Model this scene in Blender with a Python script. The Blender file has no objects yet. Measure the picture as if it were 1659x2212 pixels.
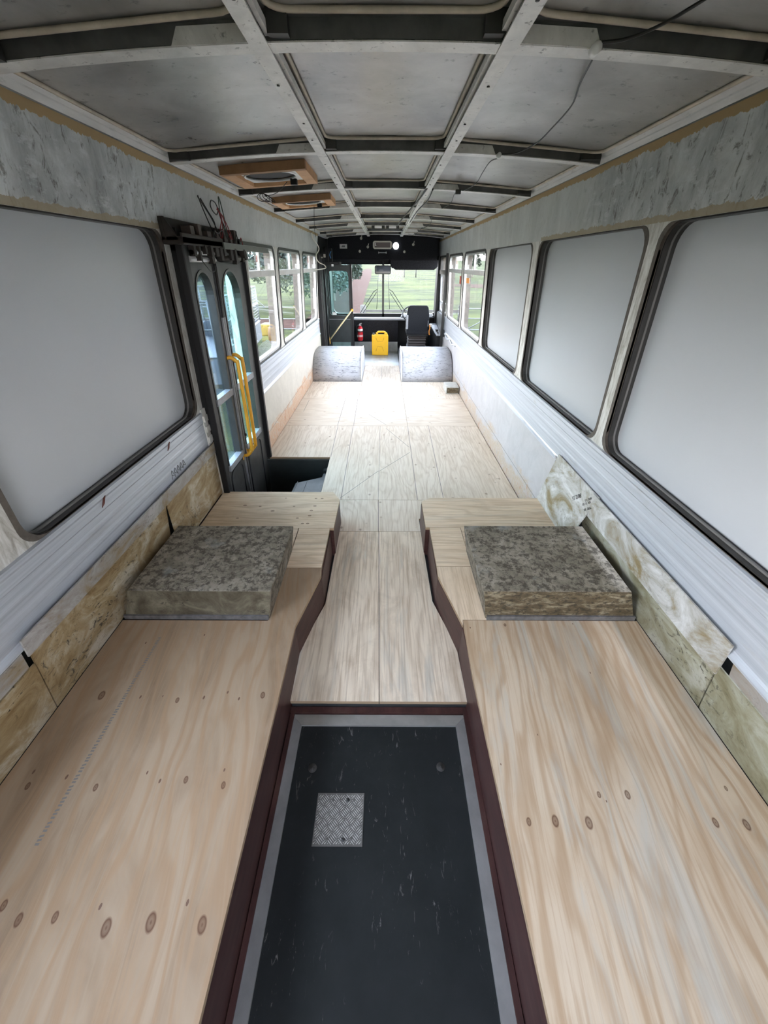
import bpy, bmesh, math, random
from mathutils import Vector, Matrix
random.seed(7)
R = math.radians
PI = math.pi
sc = bpy.context.scene
COL = sc.collection

# ------------------------------------------------------------------ camera
cam = bpy.data.cameras.new('camera')
cam.sensor_fit = 'VERTICAL'; cam.sensor_height = 24.0
cam.lens = 24.0 * 831.0 / 2212.0
cam.clip_start = 0.02; cam.clip_end = 600
camo = bpy.data.objects.new('camera', cam); COL.objects.link(camo)
camo.matrix_world = Matrix.Translation((0, 0, 1.6)) @ Matrix.Rotation(R(90 - 32.67), 4, 'X') @ Matrix.Rotation(R(0.28), 4, 'Z')
sc.camera = camo

# ------------------------------------------------------------------ light
world = bpy.data.worlds.new('overcast_sky'); sc.world = world; world.use_nodes = True
wn = world.node_tree; bg = wn.nodes['Background']
wtc = wn.nodes.new('ShaderNodeTexCoord'); wsep = wn.nodes.new('ShaderNodeSeparateXYZ')
wr = wn.nodes.new('ShaderNodeValToRGB')
wn.links.new(wtc.outputs['Generated'], wsep.inputs[0]); wn.links.new(wsep.outputs['Z'], wr.inputs[0])
wr.color_ramp.elements[0].position = 0.0; wr.color_ramp.elements[0].color = (1.0, 0.975, 0.965, 1)
wr.color_ramp.elements[1].position = 0.6; wr.color_ramp.elements[1].color = (0.56, 0.64, 0.80, 1)
wn.links.new(wr.outputs[0], bg.inputs[0]); bg.inputs[1].default_value = 1.25

vs = sc.view_settings
vs.view_transform = 'Standard'; vs.look = 'None'; vs.gamma = 1.0; vs.use_curve_mapping = False
vs.exposure = 4.27
sc.render.film_transparent = False
try:
    sc.cycles.use_denoising = True
    sc.cycles.denoiser = 'OPENIMAGEDENOISE'
    sc.cycles.max_bounces = 10; sc.cycles.diffuse_bounces = 6
    sc.cycles.transparent_max_bounces = 16
    sc.cycles.sample_clamp_indirect = 6.0
except Exception:
    pass

# ------------------------------------------------------------------ node helper
class N:
    def __init__(s, name, rough=0.6, metal=0.0, spec=0.5):
        s.m = bpy.data.materials.new(name); s.m.use_nodes = True
        s.t = s.m.node_tree; s.b = s.t.nodes['Principled BSDF']
        s.b.inputs['Roughness'].default_value = rough
        s.b.inputs['Metallic'].default_value = metal
        s.b.inputs['Specular IOR Level'].default_value = spec
    def n(s, ty): return s.t.nodes.new('ShaderNode' + ty)
    def put(s, v, sock):
        if isinstance(v, (int, float)): sock.default_value = v
        elif isinstance(v, (tuple, list)):
            sock.default_value = tuple(v) + ((1,) if len(v) == 3 and len(sock.default_value) == 4 else ())
        else: s.t.links.new(v, sock)
    def pos(s):
        return s.n('NewGeometry').outputs['Position']
    def obj(s):
        return s.n('TexCoord').outputs['Object']
    def mapv(s, v, scale=(1, 1, 1), loc=(0, 0, 0), rot=(0, 0, 0)):
        q = s.n('Mapping'); s.put(v, q.inputs[0]); q.inputs['Scale'].default_value = scale
        q.inputs['Location'].default_value = loc; q.inputs['Rotation'].default_value = rot
        return q.outputs[0]
    def noise(s, v, scale=1.0, detail=4.0, rough=0.55, dist=0.0):
        q = s.n('TexNoise'); s.put(v, q.inputs['Vector']); q.inputs['Scale'].default_value = scale
        q.inputs['Detail'].default_value = detail; q.inputs['Roughness'].default_value = rough
        q.inputs['Distortion'].default_value = dist
        return q.outputs['Fac']
    def voro(s, v, scale=5.0, feat='F1'):
        q = s.n('TexVoronoi'); q.feature = feat; s.put(v, q.inputs['Vector']); q.inputs['Scale'].default_value = scale
        return q.outputs['Distance']
    def math(s, op, a, b=0.0, c=None, clamp=False):
        q = s.n('Math'); q.operation = op; q.use_clamp = clamp
        s.put(a, q.inputs[0]); s.put(b, q.inputs[1])
        if c is not None: s.put(c, q.inputs[2])
        return q.outputs[0]
    def ramp(s, f, *st):
        q = s.n('ValToRGB'); s.put(f, q.inputs[0]); e = q.color_ramp.elements
        while len(e) < len(st): e.new(0.5)
        for k, (p, c) in enumerate(st):
            if isinstance(c, (int, float)): c = (c, c, c)
            e[k].position = p; e[k].color = tuple(c) + (1,)
        return q.outputs[0]
    def mix(s, f, a, b, mode='MIX'):
        q = s.n('Mix'); q.data_type = 'RGBA'; q.blend_type = mode
        s.put(f, q.inputs[0]); s.put(a, q.inputs[6]); s.put(b, q.inputs[7])
        return q.outputs[2]
    def sep(s, v):
        q = s.n('SeparateXYZ'); s.put(v, q.inputs[0]); return q.outputs
    def comb(s, x, y, z=0.0):
        q = s.n('CombineXYZ'); s.put(x, q.inputs[0]); s.put(y, q.inputs[1]); s.put(z, q.inputs[2]); return q.outputs[0]
    def col(s, c): s.put(c, s.b.inputs['Base Color']); return s
    def rough(s, c): s.put(c, s.b.inputs['Roughness']); return s
    def bump(s, h, strength=0.3, dist=0.01):
        q = s.n('Bump'); q.inputs['Strength'].default_value = strength; q.inputs['Distance'].default_value = dist
        s.put(h, q.inputs['Height']); s.t.links.new(q.outputs[0], s.b.inputs['Normal']); return s

def plain(name, c, rough=0.6, metal=0.0, spec=0.5, var=0.0, vs_=12.0):
    a = N(name, rough, metal, spec)
    if var:
        f = a.noise(a.obj(), vs_, 5, 0.6)
        a.col(a.ramp(f, (0.3, tuple(x * (1 - var) for x in c)), (0.7, tuple(min(1, x * (1 + var)) for x in c))))
    else: a.col(c)
    return a.m

# knot node group: takes grain coordinates, centre and size; gives mask, ring and the bend of the grain around it
def knot_group():
    g = bpy.data.node_groups.new('knot', 'ShaderNodeTree')
    g.interface.new_socket('UV', in_out='INPUT', socket_type='NodeSocketVector')
    g.interface.new_socket('C', in_out='INPUT', socket_type='NodeSocketVector')
    g.interface.new_socket('S', in_out='INPUT', socket_type='NodeSocketFloat')
    g.interface.new_socket('Mask', in_out='OUTPUT', socket_type='NodeSocketFloat')
    g.interface.new_socket('Bend', in_out='OUTPUT', socket_type='NodeSocketFloat')
    gi = g.nodes.new('NodeGroupInput'); go = g.nodes.new('NodeGroupOutput')
    sub = g.nodes.new('ShaderNodeVectorMath'); sub.operation = 'SUBTRACT'
    g.links.new(gi.outputs[0], sub.inputs[0]); g.links.new(gi.outputs[1], sub.inputs[1])
    def ln(scale):
        m = g.nodes.new('ShaderNodeVectorMath'); m.operation = 'MULTIPLY'; m.inputs[1].default_value = scale
        g.links.new(sub.outputs[0], m.inputs[0])
        l = g.nodes.new('ShaderNodeVectorMath'); l.operation = 'LENGTH'; g.links.new(m.outputs[0], l.inputs[0])
        d = g.nodes.new('ShaderNodeMath'); d.operation = 'DIVIDE'
        g.links.new(l.outputs['Value'], d.inputs[0]); g.links.new(gi.outputs[2], d.inputs[1])
        return d.outputs[0]
    d1 = ln((1.0, 0.62, 0)); d2 = ln((0.22, 0.09, 0))
    mr = g.nodes.new('ShaderNodeValToRGB'); e = mr.color_ramp.elements
    for _ in range(3): e.new(0.5)
    for k, (p, c) in enumerate([(0.0, .95), (0.28, .55), (0.55, .7), (0.72, 1.0), (1.0, 0.0)]):
        e[k].position = p; e[k].color = (c, c, c, 1)
    g.links.new(d1, mr.inputs[0]); g.links.new(mr.outputs[0], go.inputs[0])
    p = g.nodes.new('ShaderNodeMath'); p.operation = 'MULTIPLY'; g.links.new(d2, p.inputs[0]); g.links.new(d2, p.inputs[1])
    ng = g.nodes.new('ShaderNodeMath'); ng.operation = 'MULTIPLY'; g.links.new(p.outputs[0], ng.inputs[0]); ng.inputs[1].default_value = -1.0
    ex = g.nodes.new('ShaderNodeMath'); ex.operation = 'EXPONENT'; g.links.new(ng.outputs[0], ex.inputs[0])
    sx = g.nodes.new('ShaderNodeSeparateXYZ'); g.links.new(sub.outputs[0], sx.inputs[0])
    bb = g.nodes.new('ShaderNodeMath'); bb.operation = 'MULTIPLY'; g.links.new(ex.outputs[0], bb.inputs[0]); g.links.new(sx.outputs[0], bb.inputs[1])
    b2 = g.nodes.new('ShaderNodeMath'); b2.operation = 'MULTIPLY'; g.links.new(bb.outputs[0], b2.inputs[0]); b2.inputs[1].default_value = -0.85
    g.links.new(b2.outputs[0], go.inputs[1])
    return g
KG = knot_group()

def ply(name, swap=False, knots=(), light=(0.72, 0.565, 0.40), mid=(0.60, 0.44, 0.28), dark=(0.36, 0.235, 0.14),
        blue=0.0, seed=0.0, slant=0.0, rnd=False, stain=0.35, fine=0.35, ring=0.5, grey=(0.42, 0.43, 0.40), dots=0.0, wav=1.0):
    a = N(name, 0.7, 0, 0.15)
    x, y, z = a.sep(a.pos())[:3]
    u, w = (y, x) if swap else (x, y)
    if slant: u = a.math('ADD', u, a.math('MULTIPLY', w, slant))
    if rnd:
        r = a.n('ObjectInfo').outputs['Random']
        u = a.math('ADD', u, a.math('MULTIPLY', r, 17.0)); w = a.math('ADD', w, a.math('MULTIPLY', r, 31.0))
    base = a.comb(u, w, seed)
    up = u; msk = None
    for (kx, ky, ks) in knots:
        cu, cw = (ky, kx) if swap else (kx, ky)
        cu += slant * cw
        q = a.n('Group'); q.node_tree = KG
        a.put(base, q.inputs[0]); q.inputs[1].default_value = (cu, cw, seed); q.inputs[2].default_value = 0.0066 * ks
        up = a.math('ADD', up, q.outputs[1])
        msk = q.outputs[0] if msk is None else a.math('MAXIMUM', msk, q.outputs[0])
    n1 = a.noise(a.comb(a.math('MULTIPLY', up, 2.6), a.math('MULTIPLY', w, 0.55), seed), 1.6, 3, 0.5, 0.3)
    ph = a.math('ADD', a.math('MULTIPLY', up, 95.0), a.math('MULTIPLY', n1, 42.0 * wav))
    rg = a.math('MULTIPLY_ADD', a.math('SINE', ph), 0.5, 0.5)
    rg = a.ramp(rg, (0.0, 1.0), (0.12, 0.75), (0.35, 0.2), (1.0, 0.0))
    st = a.noise(a.comb(a.math('MULTIPLY', up, 90.0), a.math('MULTIPLY', w, 3.0), seed), 1.0, 5, 0.6, 0.4)
    bl = a.noise(a.comb(a.math('MULTIPLY', up, 5.5), a.math('MULTIPLY', w, 1.3), seed + 3), 1.3, 4, 0.6, 0.8)
    c = a.mix(a.ramp(bl, (0.42, 0.0), (0.68, 1.0)), light, mid)
    c = a.mix(a.math('MULTIPLY', rg, ring * 1.1), c, tuple(0.6 * q_ + 0.4 * p_ for q_, p_ in zip(dark, mid)))
    c = a.mix(a.math('MULTIPLY', a.ramp(st, (0.48, 0.0), (0.64, 1.0)), fine), c, dark)
    c = a.mix(a.math('MULTIPLY', a.ramp(st, (0.28, 1.0), (0.45, 0.0)), fine * .6), c, tuple(min(1, v * 1.12) for v in light))
    sm = a.noise(a.comb(a.math('MULTIPLY', u, 3.0), a.math('MULTIPLY', w, 2.0), seed + 9), 2.0, 6, 0.65, 0.5)
    c = a.mix(a.math('MULTIPLY', a.ramp(sm, (0.5, 0.0), (0.75, 1.0)), stain), c, (0.36, 0.27, 0.19))
    if blue:
        b1 = a.noise(a.comb(a.math('MULTIPLY', up, 7.0), a.math('MULTIPLY', w, 0.8), seed + 20), 1.4, 6, 0.65, 1.0)
        c = a.mix(a.math('MULTIPLY', a.ramp(b1, (0.5, 0.0), (0.66, 1.0)), blue), c, grey)
    if dots:
        dv = a.voro(a.comb(a.math('MULTIPLY', u, 1.0), a.math('MULTIPLY', w, 0.7), 0), 9.0)
        c = a.mix(a.math('MULTIPLY', a.ramp(dv, (0.06, 1.0), (0.13, 0.0)), dots), c, (0.22, 0.14, 0.09))
    if msk is not None: c = a.mix(a.math('MULTIPLY', msk, 0.9), c, (0.10, 0.045, 0.025))
    a.col(c); a.bump(st, 0.12, 0.002)
    return a.m

# ------------------------------------------------------------------ materials
KL_ALL = [(-1.085, 0.864, 2), (-0.932, 0.858, 1), (-0.848, 0.862, 0.6), (-0.785, 0.846, 1.2), (-0.688, 0.857, 1.1), (-0.604, 0.879, 0.9), (-0.552, 0.853, 1), (-0.465, 0.868, 1.5), (-1.043, 1.109, .8), (-0.803, 1.153, 0.8), (-1.142, 0.598, 1), (-1.13, 0.557, 1.2), (-1.024, 0.583, 1.1), (-0.912, 0.554, 1.2), (-0.77, 0.597, 0.8), (-0.717, 0.573, 1.0), (-0.635, 0.577, 1.2), (-0.521, 0.606, 0.8), (-0.509, 0.562, 1.2), (-0.98, 0.286, 1.3), (-0.921, 0.26, 1.5), (-0.832, 0.265, 1.3), (-0.691, 0.247, 2), (-0.729, 0.285, 1), (-0.584, 0.257, 2.1), (-0.507, 0.293, 1), (-0.453, 0.253, 1.9)]
KR_ALL = [(0.681, 0.541, 1), (0.771, 0.541, 1.4), (0.696, 0.523, 0.5), (0.438, 0.47, 1.2), (0.518, 0.472, 1.7), (0.617, 0.468, 1.8), (0.997, 0.47, 1.4), (1.086, 0.465, 1.6), (1.095, 0.56, 0.8), (0.399, 1.202, 0.7), (0.563, 1.219, 1.0), (0.847, 0.972, 0.6), (0.394, 0.627, 0.5), (0.549, 0.724, 0.5), (0.88, 1.227, 0.6)]
KL = sorted(KL_ALL, key=lambda q: -q[2])[:13]; KLs = sorted(KL_ALL, key=lambda q: -q[2])[13:]
KR = sorted(KR_ALL, key=lambda q: -q[2])[:9]; KRs = sorted(KR_ALL, key=lambda q: -q[2])[9:]
KF = [(-0.96, 2.26, 1.4), (-0.753, 2.19, 1.4), (-0.485, 2.357, 1), (-0.441, 2.357, 1.1), (-0.477, 2.256, 1.2), (-0.492, 2.198, 1.2), (-0.493, 2.134, 1.2), (-0.569, 2.104, 1), (-0.961, 2.1, 1), (-0.852, 2.247, 1), (-0.524, 2.042, 1), (-0.491, 2.042, 1.1), (-0.62, 2.25, .9), (-0.7, 2.36, .8)]
ply_left = ply('near_left_plywood', knots=KL, slant=0.12, seed=1.0, light=(0.36, 0.268, 0.185), mid=(0.235, 0.158, 0.098), stain=0.45, ring=0.8, wav=.8, fine=.5)
ply_right = ply('near_right_plywood', knots=KR, slant=-0.10, seed=5.0, light=(0.54, 0.435, 0.325), mid=(0.45, 0.33, 0.222), blue=0.55, stain=0.4, ring=0.7, fine=.5)
ply_front_left = ply('cross_grain_plywood', swap=True, knots=KF, seed=2.0, light=(0.76, 0.62, 0.46), mid=(0.68, 0.53, 0.37), ring=0.35)
ply_cross = ply('cross_grain_plywood_plain', swap=True, seed=8.0, light=(0.76, 0.62, 0.46), mid=(0.68, 0.53, 0.38), ring=0.4, rnd=True, blue=0.2)
ply_aisle = ply('aisle_plywood', seed=11.0, light=(0.80, 0.68, 0.54), mid=(0.72, 0.60, 0.47), ring=0.35, blue=0.45, stain=0.5, rnd=True, fine=0.45)
ply_long = ply('length_grain_plywood', seed=14.0, light=(0.74, 0.60, 0.45), mid=(0.66, 0.52, 0.37), ring=0.35, rnd=True)
ply_far = ply('far_plywood', seed=17.0, light=(0.75, 0.655, 0.545), mid=(0.705, 0.605, 0.49), ring=0.30, rnd=True, stain=0.18, fine=0.30, dots=0.6, wav=1.5)
ply_far_x = ply('far_cross_plywood', swap=True, seed=19.0, light=(0.75, 0.655, 0.545), mid=(0.705, 0.605, 0.49), ring=0.28, rnd=True, stain=0.18, fine=0.30, dots=0.5, wav=1.2)
ply_edge = plain('plywood_edge', (0.34, 0.24, 0.15), 0.8)
pencil = plain('pencil_mark', (0.19, 0.17, 0.155), 0.8)

a = N('maroon_paint', 0.45, 0, 0.4)
f = a.noise(a.mapv(a.pos(), (6, 2, 14)), 3, 6, 0.65)
g_ = a.noise(a.mapv(a.pos(), (30, 9, 40)), 1.5, 4, 0.7)
c = a.ramp(f, (0.3, (0.030, 0.014, 0.013)), (0.55, (0.062, 0.025, 0.022)), (0.8, (0.085, 0.050, 0.040)))
c = a.mix(a.ramp(g_, (0.66, 0.0), (0.78, 0.5)), c, (0.22, 0.17, 0.13)); a.col(c); maroon = a.m

a = N('mouldy_concrete_paint', 0.85, 0, 0.25)
f = a.noise(a.pos(), 9, 8, 0.78, 0.6); g_ = a.noise(a.pos(), 30, 8, 0.8); k_ = a.noise(a.mapv(a.pos(), (5, 5, 5)), 1.2, 3)
c = a.ramp(f, (0.3, (0.10, 0.085, 0.062)), (0.5, (0.23, 0.20, 0.155)), (0.72, (0.38, 0.34, 0.28)))
c = a.mix(a.ramp(g_, (0.48, 0.0), (0.56, 0.85)), c, (0.055, 0.046, 0.034))
c = a.mix(a.ramp(k_, (0.62, 0.0), (0.74, 0.6)), c, (0.34, 0.35, 0.34)); a.col(c); a.bump(g_, 0.35, 0.004); box_top = a.m
a = N('mouldy_box_front', 0.7, 0, 0.35)
f = a.noise(a.mapv(a.pos(), (5, 5, 16)), 2.5, 8, 0.7, 0.6); g_ = a.noise(a.mapv(a.pos(), (26, 26, 40)), 1.6, 6, 0.75)
c = a.ramp(f, (0.28, (0.022, 0.017, 0.010)), (0.5, (0.12, 0.09, 0.05)), (0.66, (0.30, 0.26, 0.18)), (0.8, (0.42, 0.40, 0.32)))
c = a.mix(a.ramp(g_, (0.5, 0.0), (0.6, 0.8)), c, (0.03, 0.024, 0.016)); a.col(c); a.bump(g_, 0.3, 0.004); box_front = a.m

def alu(name, lo, hi, rough=0.42, metal=0.75, sc_=7.0, spots=0.35, aniso=(1, 1, 1)):
    a = N(name, rough, metal)
    v = a.mapv(a.pos(), aniso)
    f = a.noise(v, sc_, 7, 0.66, 0.4); g_ = a.noise(v, sc_ * 5.5, 5, 0.7)
    c = a.ramp(f, (0.3, lo), (0.7, hi))
    c = a.mix(a.ramp(g_, (0.6, 0.0), (0.68, spots)), c, tuple(x * 0.25 for x in lo)); a.col(c)
    a.rough(a.ramp(f, (0.3, rough * 0.8), (0.75, min(1, rough * 1.35))))
    return a.m
roof_sheet = alu('roof_aluminium_sheet', (0.29, 0.283, 0.272), (0.54, 0.53, 0.515), 0.33, 0.5, 4.0, 0.55)
rib_alu = alu('rib_aluminium', (0.50, 0.49, 0.47), (0.80, 0.785, 0.76), 0.45, 0.2, 9.0, 0.75)
rib_dark = plain('rib_painted_shade', (0.10, 0.10, 0.10), 0.5, 0.4, var=0.3)  # shade of the rib webs put into a darker copy of the metal
strip_alu = alu('cove_aluminium', (0.36, 0.355, 0.35), (0.60, 0.595, 0.585), 0.5, 0.2, 5.0, 0.3, (1, .3, 1))
bead = plain('cream_sealant_bead', (0.46, 0.40, 0.32), 0.6, var=0.25)
gusset = plain('black_corner_gusset', (0.028, 0.027, 0.026), 0.55, var=0.4)
rubber = plain('black_window_rubber', (0.022, 0.021, 0.020), 0.45, var=0.3)
rubber_brown = plain('brown_dusty_rubber', (0.085, 0.072, 0.06), 0.7, var=0.35, vs_=30)
chrome = plain('bright_aluminium', (0.55, 0.55, 0.55), 0.35, 0.6)
white_paint = plain('off_white_paint', (0.62, 0.61, 0.58), 0.5, var=0.1)
black_steel = plain('black_steel', (0.010, 0.010, 0.011), 0.5, 0.0, spec=0.3)
black_carpet = plain('black_carpet', (0.016, 0.016, 0.019), 0.95, spec=0.15, var=0.35, vs_=60)
dark_grey = plain('dark_grey_steel', (0.035, 0.038, 0.04), 0.5, 0.1, var=0.25)
charcoal = plain('charcoal_panel', (0.024, 0.030, 0.031), 0.5, var=0.2)
grey_bar = plain('grey_painted_bar', (0.24, 0.25, 0.27), 0.45, var=0.15)
yellow = plain('yellow_powder_coat', (0.72, 0.36, 0.025), 0.38, var=0.12)
yellow_can = plain('yellow_plastic', (0.86, 0.47, 0.01), 0.4, var=0.05)
red = plain('red_enamel', (0.60, 0.012, 0.025), 0.28)
white_pl = plain('white_plastic', (0.75, 0.75, 0.74), 0.4)
cream_pl = plain('cream_plastic', (0.5, 0.47, 0.4), 0.4)
fabric = plain('dark_seat_fabric', (0.015, 0.016, 0.019), 0.95, spec=0.15, var=0.3, vs_=80)
pine = plain('pine_timber', (0.52, 0.29, 0.14), 0.65, var=0.2, vs_=9)
pine_dark = plain('dark_pine_timber', (0.28, 0.15, 0.07), 0.7, var=0.2, vs_=9)  # darker pine for the vent rail facing the viewer
mesh_dark = plain('dark_fly_mesh', (0.02, 0.02, 0.022), 0.7)
red_wire = plain('red_wire', (0.22, 0.01, 0.015), 0.45)
green_wire = plain('green_wire', (0.02, 0.05, 0.025), 0.45)
black_wire = plain('black_wire', (0.01, 0.01, 0.01), 0.4)
blue_wire = plain('blue_wire', (0.05, 0.2, 0.5), 0.45)
ink = plain('black_marker_ink', (0.03, 0.03, 0.03), 0.7)
sticker_red = plain('red_sticker', (0.42, 0.06, 0.03), 0.5)
sticker_orange = plain('orange_sticker', (0.62, 0.24, 0.05), 0.5)

a = N('light_grey_composite_sheet', 0.3, 0, 0.45)
f = a.noise(a.pos(), 1.2, 3, 0.5)
a.col(a.ramp(f, (0.3, (0.42, 0.437, 0.462)), (0.7, (0.455, 0.472, 0.495)))); blank = a.m

a = N('upper_wall_stained_aluminium', 0.6, 0.1, 0.4)
v = a.mapv(a.pos(), (1, 1, 0.5)); f = a.noise(v, 5, 8, 0.7, 0.5)
g_ = a.noise(a.mapv(a.pos(), (26, 26, 13)), 1, 6, 0.75, 0.8); h_ = a.noise(a.mapv(a.pos(), (9, 9, 22)), 1, 6, 0.7)
x, y, z = a.sep(a.pos())[:3]
far = a.math('MULTIPLY', a.math('SUBTRACT', y, 2.3), 2.2, clamp=True)
rc = a.ramp(f, (0.32, (0.27, 0.28, 0.28)), (0.5, (0.43, 0.445, 0.45)), (0.68, (0.62, 0.64, 0.65)))
rc = a.mix(a.ramp(g_, (0.54, 0.0), (0.63, 0.8)), rc, (0.12, 0.11, 0.095))
rc = a.mix(a.ramp(h_, (0.55, 0.0), (0.64, 0.7)), rc, (0.58, 0.60, 0.61))
sm_ = a.ramp(f, (0.3, (0.42, 0.435, 0.43)), (0.75, (0.52, 0.53, 0.52)))
c = a.mix(a.math('MULTIPLY', far, 0.8), rc, sm_)
# tan glue strip under the roof seam, ragged lower edge
e1 = a.math('ADD', z, a.math('MULTIPLY', a.noise(a.mapv(a.pos(), (1, 14, 3)), 1.6, 5, 0.7), 0.05))
c = a.mix(a.math('GREATER_THAN', e1, 2.017), c, (0.36, 0.25, 0.12))
nz = a.noise(a.mapv(a.pos(), (1, 9, 6)), 2.0, 6, 0.7)
e2 = a.math('LESS_THAN', a.math('ADD', z, a.math('MULTIPLY', nz, 0.05)), 1.795)
e2 = a.math('MULTIPLY', e2, a.math('LESS_THAN', y, 3.3))
c = a.mix(a.math('MULTIPLY', e2, 0.85), c, (0.33, 0.27, 0.17))
a.col(c); a.bump(g_, 0.25, 0.003); upper_wall = a.m

a = N('pillar_primer', 0.6, 0.1)
f = a.noise(a.mapv(a.pos(), (20, 20, 5)), 1.5, 7, 0.7, 0.7)
c = a.ramp(f, (0.34, (0.30, 0.28, 0.24)), (0.5, (0.52, 0.51, 0.48)), (0.68, (0.72, 0.72, 0.70))); a.col(c); a.bump(f, 0.4, 0.004); pillar = a.m

a = N('ribbed_belt_aluminium', 0.42, 0.35)
x, y, z = a.sep(a.pos())[:3]
ln_ = a.noise(a.comb(0, a.math('MULTIPLY', y, 0.8), a.math('MULTIPLY', z, 90.0)), 1.0, 4, 0.6)
f = a.noise(a.mapv(a.pos(), (2, 2, 8)), 2.0, 6, 0.65)
c = a.ramp(ln_, (0.3, (0.40, 0.43, 0.48)), (0.65, (0.52, 0.55, 0.60)))
c = a.mix(a.ramp(f, (0.6, 0.0), (0.75, 0.4)), c, (0.34, 0.32, 0.29)); a.col(c); a.bump(ln_, 0.15, 0.003); belt = a.m

def lower_wall(name, base, tan, tanlo, pos_rust, dirt, z0=0.0):
    a = N(name, 0.55, 0.05, 0.4)
    x, y, z = a.sep(a.pos())[:3]
    f = a.noise(a.mapv(a.pos(), (4, 4, 4)), 1.5, 7, 0.7, 0.8)
    g_ = a.noise(a.mapv(a.pos(), (22, 22, 22)), 1.2, 7, 0.75, 1.0)
    h_ = a.noise(a.mapv(a.pos(), (3, 3, 9)), 1.0, 5, 0.6, 0.6)
    c = a.ramp(f, (0.3, tuple(v * 0.82 for v in base)), (0.7, base))
    hz = a.math('ADD', a.math('SUBTRACT', z, z0), a.math('MULTIPLY', a.math('SUBTRACT', h_, 0.5), 0.55))
    m = a.ramp(hz, (tanlo - 0.06, 1.0), (tanlo, 0.0))
    tn = a.ramp(g_, (0.3, tan), (0.5, tuple(v * 0.8 + 0.1 for v in tan)), (0.7, base))
    c = a.mix(m, c, tn)
    c = a.mix(a.math('MULTIPLY', a.ramp(g_, (0.60, 0.0), (0.67, 1.0)), a.math('MULTIPLY', m, dirt)), c, (0.06, 0.05, 0.035))
    c = a.mix(a.math('MULTIPLY', a.ramp(f, (0.56, 0.0), (0.66, 1.0)), a.math('MULTIPLY', m, pos_rust)), c, (0.42, 0.20, 0.10))
    # straight scored line along the lower wall
    l = a.math('ABSOLUTE', a.math('SUBTRACT', z, 0.165))
    c = a.mix(a.math('MULTIPLY', a.math('LESS_THAN', l, 0.0035), 0.55), c, (0.10, 0.08, 0.06))
    a.col(c); a.bump(g_, 0.2, 0.003)
    return a.m
wall_low_l = lower_wall('lower_wall_cream', (0.56, 0.525, 0.465), (0.52, 0.31, 0.175), 0.20, 1.0, 0.6)
wall_low_r = lower_wall('lower_wall_pinkish_white', (0.48, 0.47, 0.48), (0.42, 0.33, 0.235), 0.16, 0.7, 0.7)

def aged(name, c1, c2, c3, dirt=0.9):
    a = N(name, 0.5, 0.1, 0.45)
    f = a.noise(a.mapv(a.pos(), (4, 2.4, 4)), 1.5, 7, 0.7, 1.2)
    g_ = a.noise(a.mapv(a.pos(), (20, 16, 26)), 1.3, 8, 0.78, 1.2); h_ = a.noise(a.mapv(a.pos(), (3, 2, 3), (5, 5, 5)), 1.2, 3, 0.5)
    c = a.ramp(f, (0.36, c1), (0.5, c2), (0.64, c3))
    c = a.mix(a.math('MULTIPLY', a.ramp(g_, (0.555, 0.0), (0.62, 1.0)), a.math('MULTIPLY', a.ramp(h_, (0.40, 0.0), (0.58, 1.0)), dirt)), c, (0.025, 0.022, 0.016))
    a.col(c); a.bump(g_, 0.2, 0.003); return a.m
aged_l = aged('aged_yellow_panel', (0.20, 0.125, 0.05), (0.34, 0.255, 0.14), (0.52, 0.47, 0.38), 1.0)
aged_r = aged('aged_olive_panel', (0.19, 0.17, 0.10), (0.28, 0.27, 0.19), (0.40, 0.40, 0.34))
aged_rw = aged('white_smeared_panel', (0.24, 0.19, 0.10), (0.42, 0.42, 0.40), (0.62, 0.63, 0.63), 0.4)
aged_up = aged('bare_grey_panel_strip', (0.27, 0.21, 0.13), (0.33, 0.31, 0.29), (0.44, 0.43, 0.42), 0.5)

a = N('dark_floor_vinyl', 0.62, 0, 0.25)
f = a.noise(a.pos(), 5, 8, 0.68); g_ = a.noise(a.mapv(a.pos(), (60, 16, 30), (0, 0, 0), (0, 0, 0.25)), 1, 5, 0.7, 1.2); h_ = a.noise(a.pos(), 3, 2)
c = a.ramp(f, (0.3, (0.007, 0.0082, 0.0085)), (0.7, (0.015, 0.0165, 0.017)))
c = a.mix(a.math('MULTIPLY', a.ramp(g_, (0.62, 0.0), (0.70, 0.8)), a.ramp(h_, (0.42, 0.0), (0.55, 1.0))), c, (0.20, 0.19, 0.18)); a.col(c); a.bump(f, .15, .002); vinyl = a.m

a = N('anodised_trim', 0.38, 0.55)
f = a.noise(a.mapv(a.pos(), (5, 5, 5)), 2, 6, 0.6)
a.col(a.ramp(f, (0.3, (0.36, 0.355, 0.34)), (0.7, (0.50, 0.495, 0.48)))); trim_al = a.m
plate = alu('checker_plate_aluminium', (0.085, 0.08, 0.072), (0.14, 0.132, 0.12), 0.5, 0.0, 20, 0.3)

a = N('scuffed_wheel_arch_vinyl', 0.55, 0, 0.4)
f = a.noise(a.mapv(a.pos(), (7, 22, 34)), 1.6, 5, 0.65, 1.3); g_ = a.noise(a.pos(), 4, 5, 0.6)
c = a.ramp(g_, (0.3, (0.40, 0.40, 0.42)), (0.7, (0.56, 0.56, 0.58)))
c = a.mix(a.ramp(f, (0.55, 0.0), (0.62, 0.8)), c, (0.13, 0.13, 0.15)); a.col(c); a.bump(f, 0.4, 0.006); arch_m = a.m

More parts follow.
